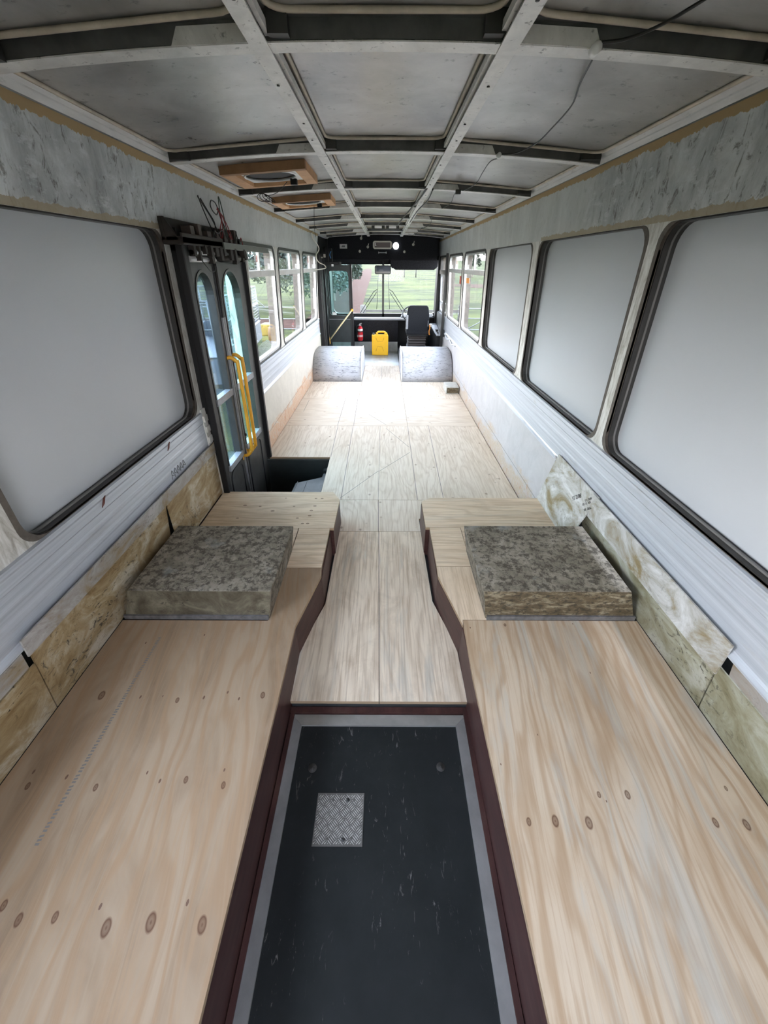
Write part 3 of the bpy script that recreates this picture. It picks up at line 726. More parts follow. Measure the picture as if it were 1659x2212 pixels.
# small wooden-framed roof vents
def vent(yc, ylen, label):
    e = empty('roof_vent', (-0.70, yc, 2.03), label, 'vent', 'wooden roof vents on the left of the ceiling')
    x0, x1, y0, y1 = -0.945, -0.455, yc - ylen / 2, yc + ylen / 2
    def Z(x, h): return 2.028 + (x - x0) / (x1 - x0) * 0.030 + h
    def slat(xa, xb, ya, yb, nm, m):
        q = MB(); q.hexa([(xa, ya, Z(xa, 0)), (xb, ya, Z(xb, 0)), (xb, yb, Z(xb, 0)), (xa, yb, Z(xa, 0)), (xa, ya, Z(xa, .042)), (xb, ya, Z(xb, .042)), (xb, yb, Z(xb, .042)), (xa, yb, Z(xa, .042))])
        return q.build(nm, m, e)
    t = 0.045
    slat(x0, x1, y0, y0 + t, 'timber_rail', [pine_dark]); slat(x0, x1, y1 - t, y1, 'timber_rail', [pine])
    slat(x0, x0 + t + .03, y0 + t, y1 - t, 'timber_rail', [pine]); slat(x1 - t - .02, x1, y0 + t, y1 - t, 'timber_rail', [pine])
    q = MB(); xc = (x0 + x1) / 2 - .01; L = rr(x0 + .075, x1 - .065, y0 + t, y1 - t, 0.03)
    C = [(xc + 0.155 * math.cos(2 * PI * (k + .5) / len(L)), yc + min(0.155, ylen / 2 - .06) * math.sin(2 * PI * (k + .5) / len(L))) for k in range(len(L))]
    ring(q, L, C, lambda u, w, d: (u, w, Z(u, .020) + d), 0.0, 0.006); q.build('flange', white_pl, e)
    q = MB(); q.tube([(u, w, Z(u, .018)) for u, w in C], .006, 8, closed=True); q.build('rim', white_pl, e)
    q = MB(); b = len(q.v); q.v += [Vector((u, w, Z(u, .028))) for u, w in C]; q.face([b + k for k in range(len(C))]); q.build('fly_mesh', mesh_dark, e)
    q = MB(); q.box(xc + .10, xc + .14, yc + .10, yc + .135, Z(xc, -.008), Z(xc, .022)); q.build('catch', black_steel, e)
    return e
vent(3.115, 0.48, 'nearer wooden roof vent box with white ring, coiled wire beside it')
vent(4.27, 0.40, 'farther and smaller-looking wooden roof vent box with white ring')
mb = MB()
for k in range(4):
    c0 = Vector((-0.86 + .015 * k, 3.46, 1.995)); mb.tube([c0 + Vector((.035 * math.cos(t * .5 + k), .012 * k - .02, .022 * math.sin(t * .5 + k * .6))) for t in range(0, 13)], .0022, 5)
mb.tube(spline([(-0.62, 3.16, 2.04), (-.72, 3.3, 2.005), (-.84, 3.44, 2.0)]), .002, 5)
tag(mb.build('coiled_wire', black_wire), 'thin coiled dark wire hanging by the nearer wooden roof vent', 'wire')

# roof cables
def cable(pts, r, m, label, name='cable', n=6):
    q = MB(); q.tube(spline(pts, n), r, 6); return tag(q.build(name, m), label, 'cable')
cable([(0.70, 1.22, 2.085), (0.64, 1.33, 2.068), (0.58, 1.39, 2.060), (0.52, 1.41, 2.058), (.515, 1.435, 2.052)], .0035, black_wire, 'black cable crossing the nearest right roof bay to the first rib')
cable([(0.545, 1.49, 2.066), (0.60, 1.72, 2.075), (0.648, 1.90, 2.072), (0.668, 2.13, 2.068), (0.67, 2.33, 2.06), (0.62, 2.46, 2.052), (0.55, 2.49, 2.052)], .0028, black_wire, 'black cable drooping across the second right roof bay')
cable([(0.56, 2.56, 2.05), (0.56, 2.75, 2.07), (0.585, 3.05, 2.075), (0.60, 3.35, 2.06), (0.55, 3.54, 2.05)], .0028, black_wire, 'thin black cable across the third right roof bay')
cable([(0.52, 3.6, 2.05), (0.54, 3.9, 2.07), (0.57, 4.3, 2.06), (0.53, 4.58, 2.05)], .0028, black_wire, 'thin black cable across the fourth right roof bay')
cable([(0.29, 3.50, 2.055), (0.27, 3.8, 2.04), (.24, 4.2, 2.03), (.165, 4.75, 1.985), (.13, 5.15, 1.96)], .006, black_wire, 'thick black cable hanging along the right roof stringer')
cable([(0.335, 3.52, 2.055), (0.335, 3.9, 2.035), (0.29, 4.35, 2.015), (0.25, 4.9, 1.97)], .005, black_wire, 'second black cable beside the thick one on the right stringer')
cable([(0.50, 5.2, 2.05), (0.52, 5.6, 2.0), (0.45, 6.0, 1.99), (0.50, 6.5, 2.03), (0.42, 7.0, 1.98), (0.36, 7.5, 2.02)], .003, black_wire, 'looping black cable towards the front on the right of the roof')
cable([(-0.62, 4.24, 2.03), (-0.625, 4.24, 1.97), (-0.63, 4.24, 1.88), (-0.63, 4.25, 1.81)], .002, black_wire, 'thin wire hanging straight down from the farther roof vent')
mb = MB(); mb.lathe([(0, -.012), (.012, -.012), (.012, .012), (0, .012)], (.515, 1.415, 2.05), 'Y', 12); tag(mb.build('cable_grommet', [white_pl]), 'pale round grommet holding a cable on the first full roof rib', 'grommet')
mb = MB(); mb.lathe([(0, -.010), (.011, -.010), (.011, .010), (0, .010)], (.545, 2.49, 2.048), 'Y', 12); tag(mb.build('cable_grommet', [white_pl]), 'white round grommet holding a cable on the second roof rib', 'grommet')
mb = MB(); mb.box(.50, .535, 3.53, 3.56, 2.03, 2.055); tag(mb.build('cable_clip', [gusset]), 'black cable clip on the third roof rib', 'clip')
for k, (lx, lab) in enumerate(((-.10, 'left one of two small black and white light fittings on a far roof rib'), (.10, 'right one of two small black and white light fittings on a far roof rib'))):
    e = empty('strip_light_fitting', (lx, 6.625, 2.03), lab, 'light fitting', 'small roof light fittings')
    q = MB(); q.box(lx - .09, lx - .05, 6.605, 6.645, 2.025, 2.0635).box(lx + .05, lx + .09, 6.605, 6.645, 2.025, 2.0635); q.build('clip', gusset, e)
    q = MB(); q.box(lx - .05, lx + .05, 6.61, 6.64, 2.035, 2.055); q.build('tube', white_pl, e)

# ------------------------------------------------------------------ floor shell
mb = MB()
mb.box(-1.23, 1.2, YB, 2.44, -0.30, -0.085)            # rear well
mb.box(-0.52, 1.10, 2.44, 3.49, -0.12, -0.0185); mb.box(-1.17, 1.10, 3.49, 7.66, -0.12, -0.0185)
mb.box(-0.40, 0.365, 0.965, 2.44, -0.085, -0.0185)
struct(mb.build('floor', [dark_grey], origin=(0, 0, -.1)))
# maroon platform bases
PL = [(-1.22, YB), (-0.400, YB), (-0.404, 0.947), (-0.409, 1.21), (-0.332, 1.55), (-0.337, 1.985), (-0.318, 1.985), (-0.316, 2.345), (-0.372, 2.44), (-1.17, 2.44), (-1.22, 2.44)]
PR = [(0.372, YB), (1.19, YB), (1.19, 2.37), (0.328, 2.37), (0.262, 2.32), (0.264, 2.0), (0.288, 2.0), (0.289, 1.55), (0.368, 1.21), (0.366, 0.95)]
mb = MB(); mb.prism(PL, -0.085, 0.182); trim(mb, [maroon], 'maroon painted base of the left platform')
mb = MB(); mb.prism(PR, -0.085, 0.182); trim(mb, [maroon], 'maroon painted base of the right platform')
# riser joint strips and the cross bar before the hatch
mb = MB(); mb.box(-0.405, 0.37, 0.934, 0.962, -0.085, -0.036); trim(mb, [maroon], 'maroon bar between aisle plywood and hatch')
for s, xx in ((-1, -.400), (1, .366)):
    mb = MB(); mb.box(min(xx, xx - s * .018), max(xx, xx - s * .018), YB, 0.934, -0.085, -0.034); trim(mb, [maroon], 'maroon ledge beside the hatch')

# ------------------------------------------------------------------ plywood
knot_m = plain('small_knot', (.13, .065, .035), .6)
def board(poly, z, m, label, group, lines=(), flecks=()):
    mb = MB(); mb.prism(poly, z - 0.018, z, 1, 0, 1)
    for (xa, ya, xb, yb) in lines:
        d = Vector((xb - xa, yb - ya, 0)); d.normalize(); nrm = Vector((-d.y, d.x, 0)) * (0.0022 if (Vector((xb - xa, yb - ya, 0)).length > .05) else .0028)
        p = [Vector((xa, ya, z + .0004)) - nrm, Vector((xb, yb, z + .0004)) - nrm, Vector((xb, yb, z + .0004)) + nrm, Vector((xa, ya, z + .0004)) + nrm]
        b = len(mb.v); mb.v += p; mb.face([b, b + 1, b + 2, b + 3], 2)
    for (fx, fy, fs) in flecks:
        b = len(mb.v); r = .0048 * fs
        mb.v += [Vector((fx + r * .75 * math.cos(t * PI / 4), fy + r * 1.5 * math.sin(t * PI / 4), z + .0003)) for t in range(8)]
        mb.face([b + k for k in range(8)], 3)
    return tag(mb.build('plywood_sheet', [m, ply_edge, pencil, knot_m], bevel=0), label, 'plywood sheet', group)
g = .0015
GP = 'plywood sheets laid over the bus floor'
# rear platforms
board([(-1.22, YB), (-0.396, YB), (-0.403, .947), (-.4065, 1.208), (-.335, 1.55), (-.342, 1.61), (-.535, 1.61), (-.541, 1.238), (-1.218, 1.238)], .2, ply_left, 'large knotty plywood sheet nearest the viewer on the left platform', GP, [(-0.9890 + -0.0070 * k / 70 - .006, 0.4110 + 0.7350 * k / 70 - .002 * (k % 3), -0.9890 + -0.0070 * k / 70 + .006, 0.4110 + 0.7350 * k / 70) for k in range(70)], flecks=KLs)
board([(0.378, YB), (1.188, YB), (1.188, 1.246), (0.372, 1.246), (.372, 1.2), (.363, .95)], .2, ply_right, 'large plywood sheet with blue-grey streaks nearest the viewer on the right platform', GP, flecks=KRs)
board([(.372, 1.249), (.484, 1.249), (.484, 1.628), (.294, 1.628), (.291, 1.55), (.368, 1.215)], .2, ply_long, 'narrow tapered plywood piece between the right aisle edge and the mouldy box', GP)
board([(-.535, 1.613), (-.342, 1.613), (-.342, 1.988), (-.535, 1.988)], .2, ply_cross, 'small plywood piece beside the far end of the left mouldy box', GP)
board([(.484, 1.631), (.484, 2.002), (.290, 2.002), (.293, 1.631)], .2, ply_cross, 'small plywood piece beside the far end of the right mouldy box', GP)
board([(-1.17, 1.76), (-.54, 1.76), (-.54, 1.991), (-.318, 1.991), (-.315, 2.343), (-.372, 2.45), (-1.17, 2.45)], .2, ply_front_left, 'knotty cross-grained plywood board between left mouldy box and stairwell', GP)
board([(1.125, 1.775), (1.125, 2.27), (1.10, 2.275), (1.10, 2.375), (.328, 2.375), (.264, 2.32), (.266, 2.005), (.487, 2.005), (.487, 1.775)], .2, ply_cross, 'cross-grained plywood board beyond the right mouldy box with cut corner', GP)
# aisle
board([(-.413, .965), (-.0185, .965), (-.0385, 2.236), (-.320, 2.236), (-.326, 1.54), (-.413, 1.238)], 0, ply_aisle, 'left half of the grey-stained aisle plywood before the hatch', GP)
board([(-.0155, .965), (.368, .965), (.364, 1.255), (.276, 1.562), (.262, 2.236), (-.0355, 2.236)], 0, ply_aisle, 'right half of the grey-stained aisle plywood before the hatch', GP)
board([(-.325, 2.24), (-.041, 2.24), (-.047, 2.675), (-.50, 2.675), (-.50, 2.452), (-.36, 2.452), (-.325, 2.40)], 0, ply_far, 'small left plywood square where the aisle meets the open floor', GP)
board([(-.038, 2.24), (.262, 2.24), (.262, 2.40), (.34, 2.45), (.34, 2.675), (-.044, 2.675)], 0, ply_far, 'small right plywood square where the aisle meets the open floor', GP)
# open floor
board([(-.522, 2.452), (-.503, 2.452), (-.503, 2.678), (-.049, 2.678), (-.052, 4.383), (-1.168, 4.383), (-1.168, 3.495), (-.535, 3.495)], 0, ply_far, 'long plywood sheet wrapping round the dark stairwell opening', GP,
      [(-.53, 3.5, -.55, 4.38), (-.35, 2.68, -.37, 4.38), (-.36, 2.70, -.052, 3.2)])
board([(1.098, 2.38), (1.098, 4.383), (-.0495, 4.383), (-.0465, 2.678), (.343, 2.678), (.343, 2.38)], 0, ply_far, 'big plywood sheet with ring grain on the right of the open floor', GP,
      [(.27, 2.68, .275, 4.38), (.48, 2.5, .52, 4.38), (-.04, 3.2, .26, 3.62), (.26, 3.75, .02, 4.3)])
board([(-1.168, 4.386), (.273, 4.386), (.268, 5.493), (-1.168, 5.493)], 0, ply_far_x, 'wide plywood sheet crossing the floor left of centre, two pencil lines on it', GP,
      [(-.555, 4.39, -.555, 5.49), (-.365, 4.39, -.38, 5.49), (.02, 4.42, -.2, 4.8), (-1.06, 5.4, -1.05, 4.9)])
board([(.276, 4.386), (1.098, 4.386), (1.098, 5.493), (.271, 5.493)], 0, ply_far_x, 'plywood sheet right of the wide crossing one, against the right wall', GP)
board([(-1.168, 5.496), (-.372, 5.496), (-.372, 6.425), (-1.168, 6.425)], 0, ply_far, 'plywood sheet at the foot of the left wheel arch', GP)
board([(-.369, 5.496), (-.0545, 5.496), (-.0545, 7.655), (-.369, 7.655)], 0, ply_far, 'left long plywood strip leading between the wheel arches', GP)
board([(-.0515, 5.496), (.268, 5.496), (.268, 7.655), (-.0515, 7.655)], 0, ply_far, 'right long plywood strip leading between the wheel arches', GP)
board([(.271, 5.496), (1.098, 5.496), (1.098, 6.425), (.271, 6.425)], 0, ply_far, 'plywood sheet at the foot of the right wheel arch', GP)
# screws in the aisle boards
for (x, y, lab) in ((-.40, .985, 'front left'), (.35, .985, 'front right')):
    pass

# ------------------------------------------------------------------ mouldy boxes over the rear wheels
box_front_l = aged('dark_mould_front', (.05, .04, .025), (.11, .095, .065), (.20, .18, .13), 1.0)
def wheel_box(x0, x1, x0t, x1t, y0, y1, label, fr=None):
    e = empty('wheel_arch_cover', ((x0 + x1) / 2, (y0 + y1) / 2, .2), label, 'wheel arch cover', 'mouldy rear wheel arch covers')
    mb = MB()
    mb.hexa([(x0, y0, .20), (x1, y0, .20), (x1 - .0, y1, .20), (x0, y1, .20), (x0t, y0 - .004, .378), (x1t, y0 - .004, .378), (x1t, y1, .378), (x0t, y1, .378)], 0, [0, 0, 1, 0, 0, 0])
    mb.build('cover', [box_top, fr or box_front], e, bevel=.004)
    mb = MB(); mb.box(x0 + .004, x1 - .004, y0 - .010, y0 - .001, .2005, .224); mb.build('metal_kick_strip', plain('dull_grey_metal', (.22, .22, .23), .4, .6, var=.3, vs_=30), e)
    return e
wheel_box(-1.214, -.533, -1.142, -.503, 1.252, 1.757, 'mouldy dark olive box over the left rear wheel', box_front_l)
wheel_box(.480, 1.182, .447, 1.108, 1.258, 1.770, 'mouldy dark olive box over the right rear wheel, with stained pale front')

# ------------------------------------------------------------------ lower wall panels beside the platforms
def lean_panel(s, ya, yb, zb, zt, xb, xt, m, name, label, nm_group=None):
    mb = MB(); t = .006
    mb.hexa([(xb, ya, zb), (xb + s * t, ya, zb), (xb + s * t, yb, zb), (xb, yb, zb), (xt, ya, zt), (xt + s * t, ya, zt), (xt + s * t, yb, zt), (xt, yb, zt)])
    return trim(mb, [m], label)
G2 = 'aged kick panels along the rear lower walls'
lean_panel(-1, .82, 1.755, .20, .512, -1.222, -1.172, aged_l, 'kick_panel', 'long yellow-stained kick panel on the left beside the mouldy box', G2)
lean_panel(-1, 1.760, 2.45, .20, .512, -1.180, -1.166, aged_l, 'kick_panel', 'tan glue-stained kick panel on the left before the side door', G2)
lean_panel(-1, .80, 2.45, .518, .594, -1.156, -1.146, aged_up, 'kick_panel_strip', 'grey upper strip above the long yellow-stained kick panel on the left', G2)
lean_panel(-1, YB, .815, .20, .462, -1.222, -1.178, aged_l, 'kick_panel', 'near yellow and grey kick panel at the left photo edge', G2)
lean_panel(-1, YB, .795, .468, .540, -1.178, -1.168, aged_up, 'kick_panel_strip', 'thin grey strip above the near left kick panel', G2)
lean_panel(1, .832, 1.88, .20, .450, 1.192, 1.146, aged_r, 'kick_panel', 'olive kick panel on the right beside the mouldy box', G2)
mb = MB(); mb.hexa([(1.095, 1.86, .20), (1.101, 1.86, .20), (1.101, 2.385, .20), (1.095, 2.385, .20), (1.101, 1.70, .600), (1.107, 1.70, .600), (1.107, 2.245, .600), (1.101, 2.245, .600)])
pr_ = trim(mb, [aged_rw], 'white-smeared kick panel with upside-down handwriting on the right')
lean_panel(1, .79, 1.75, .458, .600, 1.103, 1.093, aged_rw, 'kick_panel_strip', 'upper strip with tan glue stains above the right kick panels', G2)
lean_panel(1, YB, .828, .20, .450, 1.192, 1.150, aged_r, 'kick_panel', 'near olive kick panel at the right photo edge', G2)
lean_panel(1, YB, .785, .458, .535, 1.148, 1.128, aged_up, 'kick_panel_strip', 'thin brown strip above the near right kick panel', G2)
# handwriting on the right panel (upside down to the viewer) and a scribble on the left rail
n_ = Vector((-0.98, 0, -0.18)).normalized()
def on_right(y, z, sc_=1.0):
    xx = 1.0955 + (z - .2) / .4 * .006 - .0012
    ex = Vector((0, .75, -.66)).normalized(); ey = Vector((0, -.66, -.75)).normalized(); ez = Vector((-1, 0, 0))
    m = Matrix((( ex.x, ey.x, ez.x, xx), (ex.y, ey.y, ez.y, y), (ex.z, ey.z, ez.z, z), (0, 0, 0, 1)))
    return m
text_part('80/2.55', .034, on_right(1.905, .50), pr_)
for t_, (y_, z_) in zip(('HERE 115', 'POC 11 301', 'MERE 105'), ((1.785, .550), (1.79, .522), (1.765, .502))): text_part(t_, .019, on_right(y_, z_), pr_)
mb = MB(); P = PW(-1)
for k in range(5):
    y = 1.88 + .035 * k
    mb.tube(spline([P(y, .60, .008), P(y + .02, .645, .008), P(y + .03, .61, .008), P(y + .012, .62, .008)], 4), .0012, 4)
tag(mb.build('scribble', [ink]), 'small black pen scribble on the left belt rail', 'writing')
# foam patch marks and red rust chips on the left rail
for (y, z, lab) in ((1.36, .775, 'dark red rust chip on the left belt rail, nearer one'), (1.93, .778, 'dark red rust chip on the left belt rail, farther one')):
    mb = MB(); L = [(y - .02, z - .02), (y, z - .012), (y + .022, z + .014), (y + .006, z + .010)]
    sheet(mb, L, P, .0205, .0175); tag(mb.build('rust_chip', [plain('rust', (.10, .02, .012), .7)]), lab, 'rust chip')

# ------------------------------------------------------------------ hatch
H = empty('floor_hatch', (-.018, 0.2, -.085), 'dark vinyl floor hatch with silver frame at the near end of the aisle', 'hatch')
mb = MB(); x0, x1, y0, y1, t = -.394, .358, -.9, .930, .052
zt = -.030
def bar4(A, B, C_, D_):
    b = len(mb.v); P4 = [Vector(p) for p in (A, B, C_, D_)]
    mb.v += [Vector((p.x, p.y, -.08)) for p in P4] + P4
    for q in ((4, 5, 6, 7), (0, 1, 5, 4), (1, 2, 6, 5), (2, 3, 7, 6), (3, 0, 4, 7)): mb.face([b + k for k in q])
bar4((x0, y1, zt - .012), (x1, y1, zt - .012), (x1 - t, y1 - t, zt), (x0 + t, y1 - t, zt))
bar4((x0, y0, zt - .012), (x0, y1 - .001, zt - .012), (x0 + t - .001, y1 - t - .0005, zt), (x0 + t, y0, zt))
bar4((x1, y1 - .001, zt - .012), (x1, y0, zt - .012), (x1 - t, y0, zt), (x1 - t + .001, y1 - t - .0005, zt))
mb.build('frame', [trim_al], H)
mb = MB(); mb.box(x0 + t - .002, x1 - t + .002, y0, y1 - t + .002, -.08, -.040); mb.build('panel', [vinyl], H)
for (sx, sy, an) in ((-.272, .718, 40), (.225, .724, -60)):
    q = MB(); q.lathe([(.0, .0), (.0165, .0), (.0165, .0010), (.0, .0010)], (sx, sy, -.0399), 'Z', 24); w_ = q.build('washer', [plain('worn_vinyl', (.036, .032, .029), .7)], H)
    q = MB(); q.lathe([(.0, .0), (.0085, .0), (.0085, .0015), (.0, .0022)], (sx, sy, -.0393), 'Z', 20); sc1 = q.build('screw', [plain('dull_screw', (.03, .027, .025), .6, .1)], H)
    q = MB(); q.lathe([(.0085, .0), (.0102, .0), (.0102, .0008), (.0085, .0008)], (sx, sy, -.0389), 'Z', 20); c_, s_ = math.cos(R(an)), math.sin(R(an))
    q.hexa([(sx + c_ * u - s_ * v, sy + s_ * u + c_ * v, z_) for z_ in (-.0378, -.0365) for u, v in ((-.0085, -.0011), (.0085, -.0011), (.0085, .0011), (-.0085, .0011))]); q.build('slot', [gusset], sc1)
# tread plate patch
TPx0, TPx1, TPy0, TPy1 = -.237, -.0675, .479, .634
q = MB(); q.box(TPx0, TPx1, TPy0, TPy1, -.0398, -.0375); tp = q.build('tread_plate', [plate], H)
q = MB()
cell = .0262
def clipseg(x, y): return TPx0 + .003 < x < TPx1 - .003 and TPy0 + .003 < y < TPy1 - .003
for i in range(-8, 9):
    for j in range(-8, 9):
        cx = (TPx0 + TPx1) / 2 + (i - j) * cell * .96 / 1.0 * .707 * 1.08; cy = (TPy0 + TPy1) / 2 + (i + j) * cell * .707 * 1.02
        d = (1, 1) if (i + j) % 2 == 0 else (1, -1)
        if (i % 2) == (j % 2): d = (1, 1)
        else: d = (-1, 1)
        dx, dy = d[0] * .707, d[1] * .707
        for k in range(5):
            ox = cx + (k - 2) * .0062 * dy; oy = cy - (k - 2) * .0062 * dx
            pts = []
            for t_ in (-1, -.6, 0, .6, 1):
                pts.append((ox + dx * .0112 * t_, oy + dy * .0112 * t_, t_))
            pts = [p for p in pts if clipseg(p[0], p[1])]
            if len(pts) > 1:
                q.tube([(p[0], p[1], -.0374) for p in pts], [.0012 * (1 - .7 * abs(p[2])) for p in pts], 6)
q.build('raised_bars', [plain('bar_highlight', (.52, .50, .47), .4, .2)], H)['kind'] = 'stuff'  # highlights on the bars painted as a paler metal than the plate
q = MB()
for (hx, hy) in ((-.126, .612), (-.133, .497)): q.lathe([(0, 0), (.0062, 0), (.0062, .0032), (0, .0032)], (hx, hy, -.0378), 'Z', 20)
q.build('screw_holes', [rubber], H)
q = MB()
for (hx, hy) in ((-.180, .610), (-.104, .610), (-.189, .497), (-.106, .498)): q.lathe([(.0022, 0), (.0045, 0), (.0045, .0030), (.0022, .0030)], (hx, hy, -.0378), 'Z', 16)
q.build('rivets', [plate], H)

# ------------------------------------------------------------------ stairwell
mb = MB()
mb.box(-1.17, -.53, 3.470, 3.494, -.75, -.0185); mb.box(-.537, -.515, 2.452, 3.494, -.75, -.0185); mb.box(-1.22, -.515, 2.44, 2.452, -.75, .18); mb.box(-1.22, -.515, 2.44, 3.494, -.78, -.75)
trim(mb, [charcoal], 'charcoal lining of the side stairwell')
st = empty('entry_step', (-.72, 3.2, -.13), 'grey metal step edge with overlapping treads inside the dark stairwell', 'step')
mb = MB(); mb.prism([(-.86, 2.46), (-.54, 2.46), (-.54, 3.40), (-.60, 3.40), (-.605, 3.32), (-.835, 3.20)], -.27, -.13); mb.build('tread', [plain('grey_step_steel', (.16, .17, .18), .45, .2, var=.15)], st, bevel=.006)
mb = MB()
for x in (-.83, -.745): mb.tube([(x, 2.5, -.128), (x + .012, 3.22, -.128)], .004, 6)
mb.build('weld_seam', [grey_bar], st)
mb = MB(); mb.box(-.60, -.54, 3.40, 3.46, -.30, -.10); mb.build('bracket', [dark_grey], st)

# ------------------------------------------------------------------ side door
D = struct(MB().box(-1.235, -1.20, 2.46, 3.50, -.75, -.72).build('door_1', [black_steel], origin=(-1.19, 2.98, -.75)), 'bifold side door with two slim glazed leaves')
def lean(z): return -1.171 + z * .040
PD = lambda y, z, d: (lean(z) + d, y, z)
def leaf(y0, y1, gy0, gy1, gl, frame_m):
    mb = MB(); A = rr(y0, y1, -.70, 1.66, .01, 8)
    # frame with rounded glass opening
    top = 1.56; bot = .345
    def opening(off):
        out = []; r = (gy1 - gy0) / 2
        for cy, cz, a0, rad in ((gy1 - r, top - r, 0, r + off), (gy0 + r, top - r, 90, r + off), (gy0 + .02, bot + .02, 180, .02 + off), (gy1 - .02, bot + .02, 270, .02 + off)):
            for k in range(9):
                t = R(a0 + 90 * k / 8); out.append((cy + rad * math.cos(t), cz + rad * math.sin(t)))
        return out
    B = opening(0)
    ring(mb, A, opening(.013), PD, 0.022, -0.028)
    lf = mb.build('door_leaf', [frame_m], D)
    q = MB(); sheet(q, B, PD, -.012, -.016); q.build('glass', [gl], lf)
    q = MB(); ring(q, opening(.015), B, PD, .027, -.024); q.build('glass_seal', [rubber], lf)
    q = MB(); sheet(q, [(gy0 - .02, .80), (gy1 + .03, .80), (gy1 + .03, .845), (gy0 - .02, .845)], PD, .034, -.01); q.build('cross_bar', [grey_bar], lf)
    q = MB(); sheet(q, [(gy0 - .02, .318), (gy1 + .03, .318), (gy1 + .03, .362), (gy0 - .02, .362)], PD, .038, -.01); q.build('cross_bar', [grey_bar], lf)
    q = MB(); ring(q, rr(gy0 - .01, gy1 + .02, -.62, .30, .07), rr(gy0 + .012, gy1, -.60, .28, .06), PD, .030, .018); q.build('pressed_panel', [dark_grey], lf)
    return lf
leaf_m = plain('grey_brown_door_paint', (.030, .031, .030), .5, var=.4)
leaf(2.49, 2.872, 2.555, 2.80, bluish, leaf_m)
leaf(2.898, 3.465, 2.97, 3.32, tealglass, leaf_m)
mb = MB()
for y in (2.874, 2.885, 2.896): mb.tube([PD(y, -.68, .03), PD(y, 1.70, .03)], .007, 6)
mb.build('centre_seal', [rubber], D)
mb = MB(); mb.hexa([(-1.172,2.860,-.5),(-1.158,2.860,-.5),(-1.158,2.91,-.5),(-1.172,2.91,-.5),(-1.095,2.860,1.3),(-1.083,2.860,1.3),(-1.083,2.91,1.3),(-1.095,2.91,1.3)]); mb.build('centre_stile', [grey_bar], D)
for y0_, m_, lab in ((2.862, yellow, 'nearer'), (2.965, yellow, 'farther')):
    q = MB(); xw = -1.140; LN = lambda z: (z - .3) * .03
    q.tube(spline([(xw + .022, y0_, 1.045), (xw + .055, y0_ + .004, 1.048), (xw + .085, y0_ + .01, 1.02), (xw + .094, y0_ + .01, .97), (xw + .078, y0_ + .01, .40), (xw + .068, y0_ + .01, .34), (xw + .035, y0_, .305), (xw, y0_ - .004, .305)], 5), .0135, 10)
    for z in (1.045, .305): q.box(xw - .008 + LN(z), xw + .004 + LN(z), y0_ - .022, y0_ + .022, z - .035, z + .035)
    q.build('grab_handle', [m_], D)
    D.children[-1]['label'] = 'yellow grab handle'
q = MB(); q.lathe([(0, 0), (.012, 0), (.012, .03), (0, .03)], (-1.15, 2.985, .80), 'X', 12); q.lathe([(0, 0), (.012, 0), (.012, .03), (0, .03)], (-1.15, 2.965, .44), 'X', 12); q.build('door_stop', [black_steel], D)
# door posts
for (ya, yb, xb, xt, lab) in ((2.425, 2.482, -1.135, -1.065, 'thick black door post on the near side of the side door'), (3.475, 3.515, -1.125, -1.068, 'slim black door post on the far side of the side door')):
    mb = MB(); mb.hexa([(xb - .03, ya, -.0 if ya > 3 else .2), (xb + .012, ya, 0 if ya > 3 else .2), (xb + .012, yb, 0 if ya > 3 else .2), (xb - .03, yb, 0 if ya > 3 else .2), (xt - .03, ya, 1.70), (xt + .012, ya, 1.70), (xt + .012, yb, 1.70), (xt - .03, yb, 1.70)])
    tag(mb.build('door_post', [black_steel], bevel=.005), lab, 'post')
mb = MB(); mb.hexa([(-1.17, 2.455, -.2), (-1.15, 2.455, -.2), (-1.15, 2.475, -.2), (-1.17, 2.475, -.2), (-1.10, 2.44, 1.70), (-1.07, 2.44, 1.70), (-1.07, 2.46, 1.70), (-1.10, 2.46, 1.70)]); trim(mb, [rubber_brown], 'dark jamb edge at the side door')
mb = MB(); mb.hexa([(-1.172, 3.478, 0), (-1.150, 3.478, 0), (-1.150, 3.50, 0), (-1.172, 3.50, 0), (-1.075, 3.478, 1.70), (-1.042, 3.478, 1.70), (-1.042, 3.5, 1.70), (-1.075, 3.5, 1.70)])
ob = trim(mb, [white_paint], 'white jamb strip at the far side of the side door')
mb = MB(); mb.hexa([(-1.235, 3.494, -.75), (-1.15, 3.494, -.75), (-1.15, 3.52, -.75), (-1.235, 3.52, -.75), (-1.20, 3.494, 1.76), (-1.085, 3.494, 1.76), (-1.085, 3.52, 1.76), (-1.20, 3.52, 1.76)]); mb.hexa([(-1.235, 2.455, -.75), (-1.15, 2.455, -.75), (-1.15, 2.488, -.75), (-1.235, 2.488, -.75), (-1.20, 2.455, 1.76), (-1.085, 2.455, 1.76), (-1.085, 2.488, 1.76), (-1.20, 2.488, 1.76)]); mb.box(-1.20, -1.10, 2.455, 3.52, 1.66, 1.76); trim(mb, [black_steel], 'black side door frame')

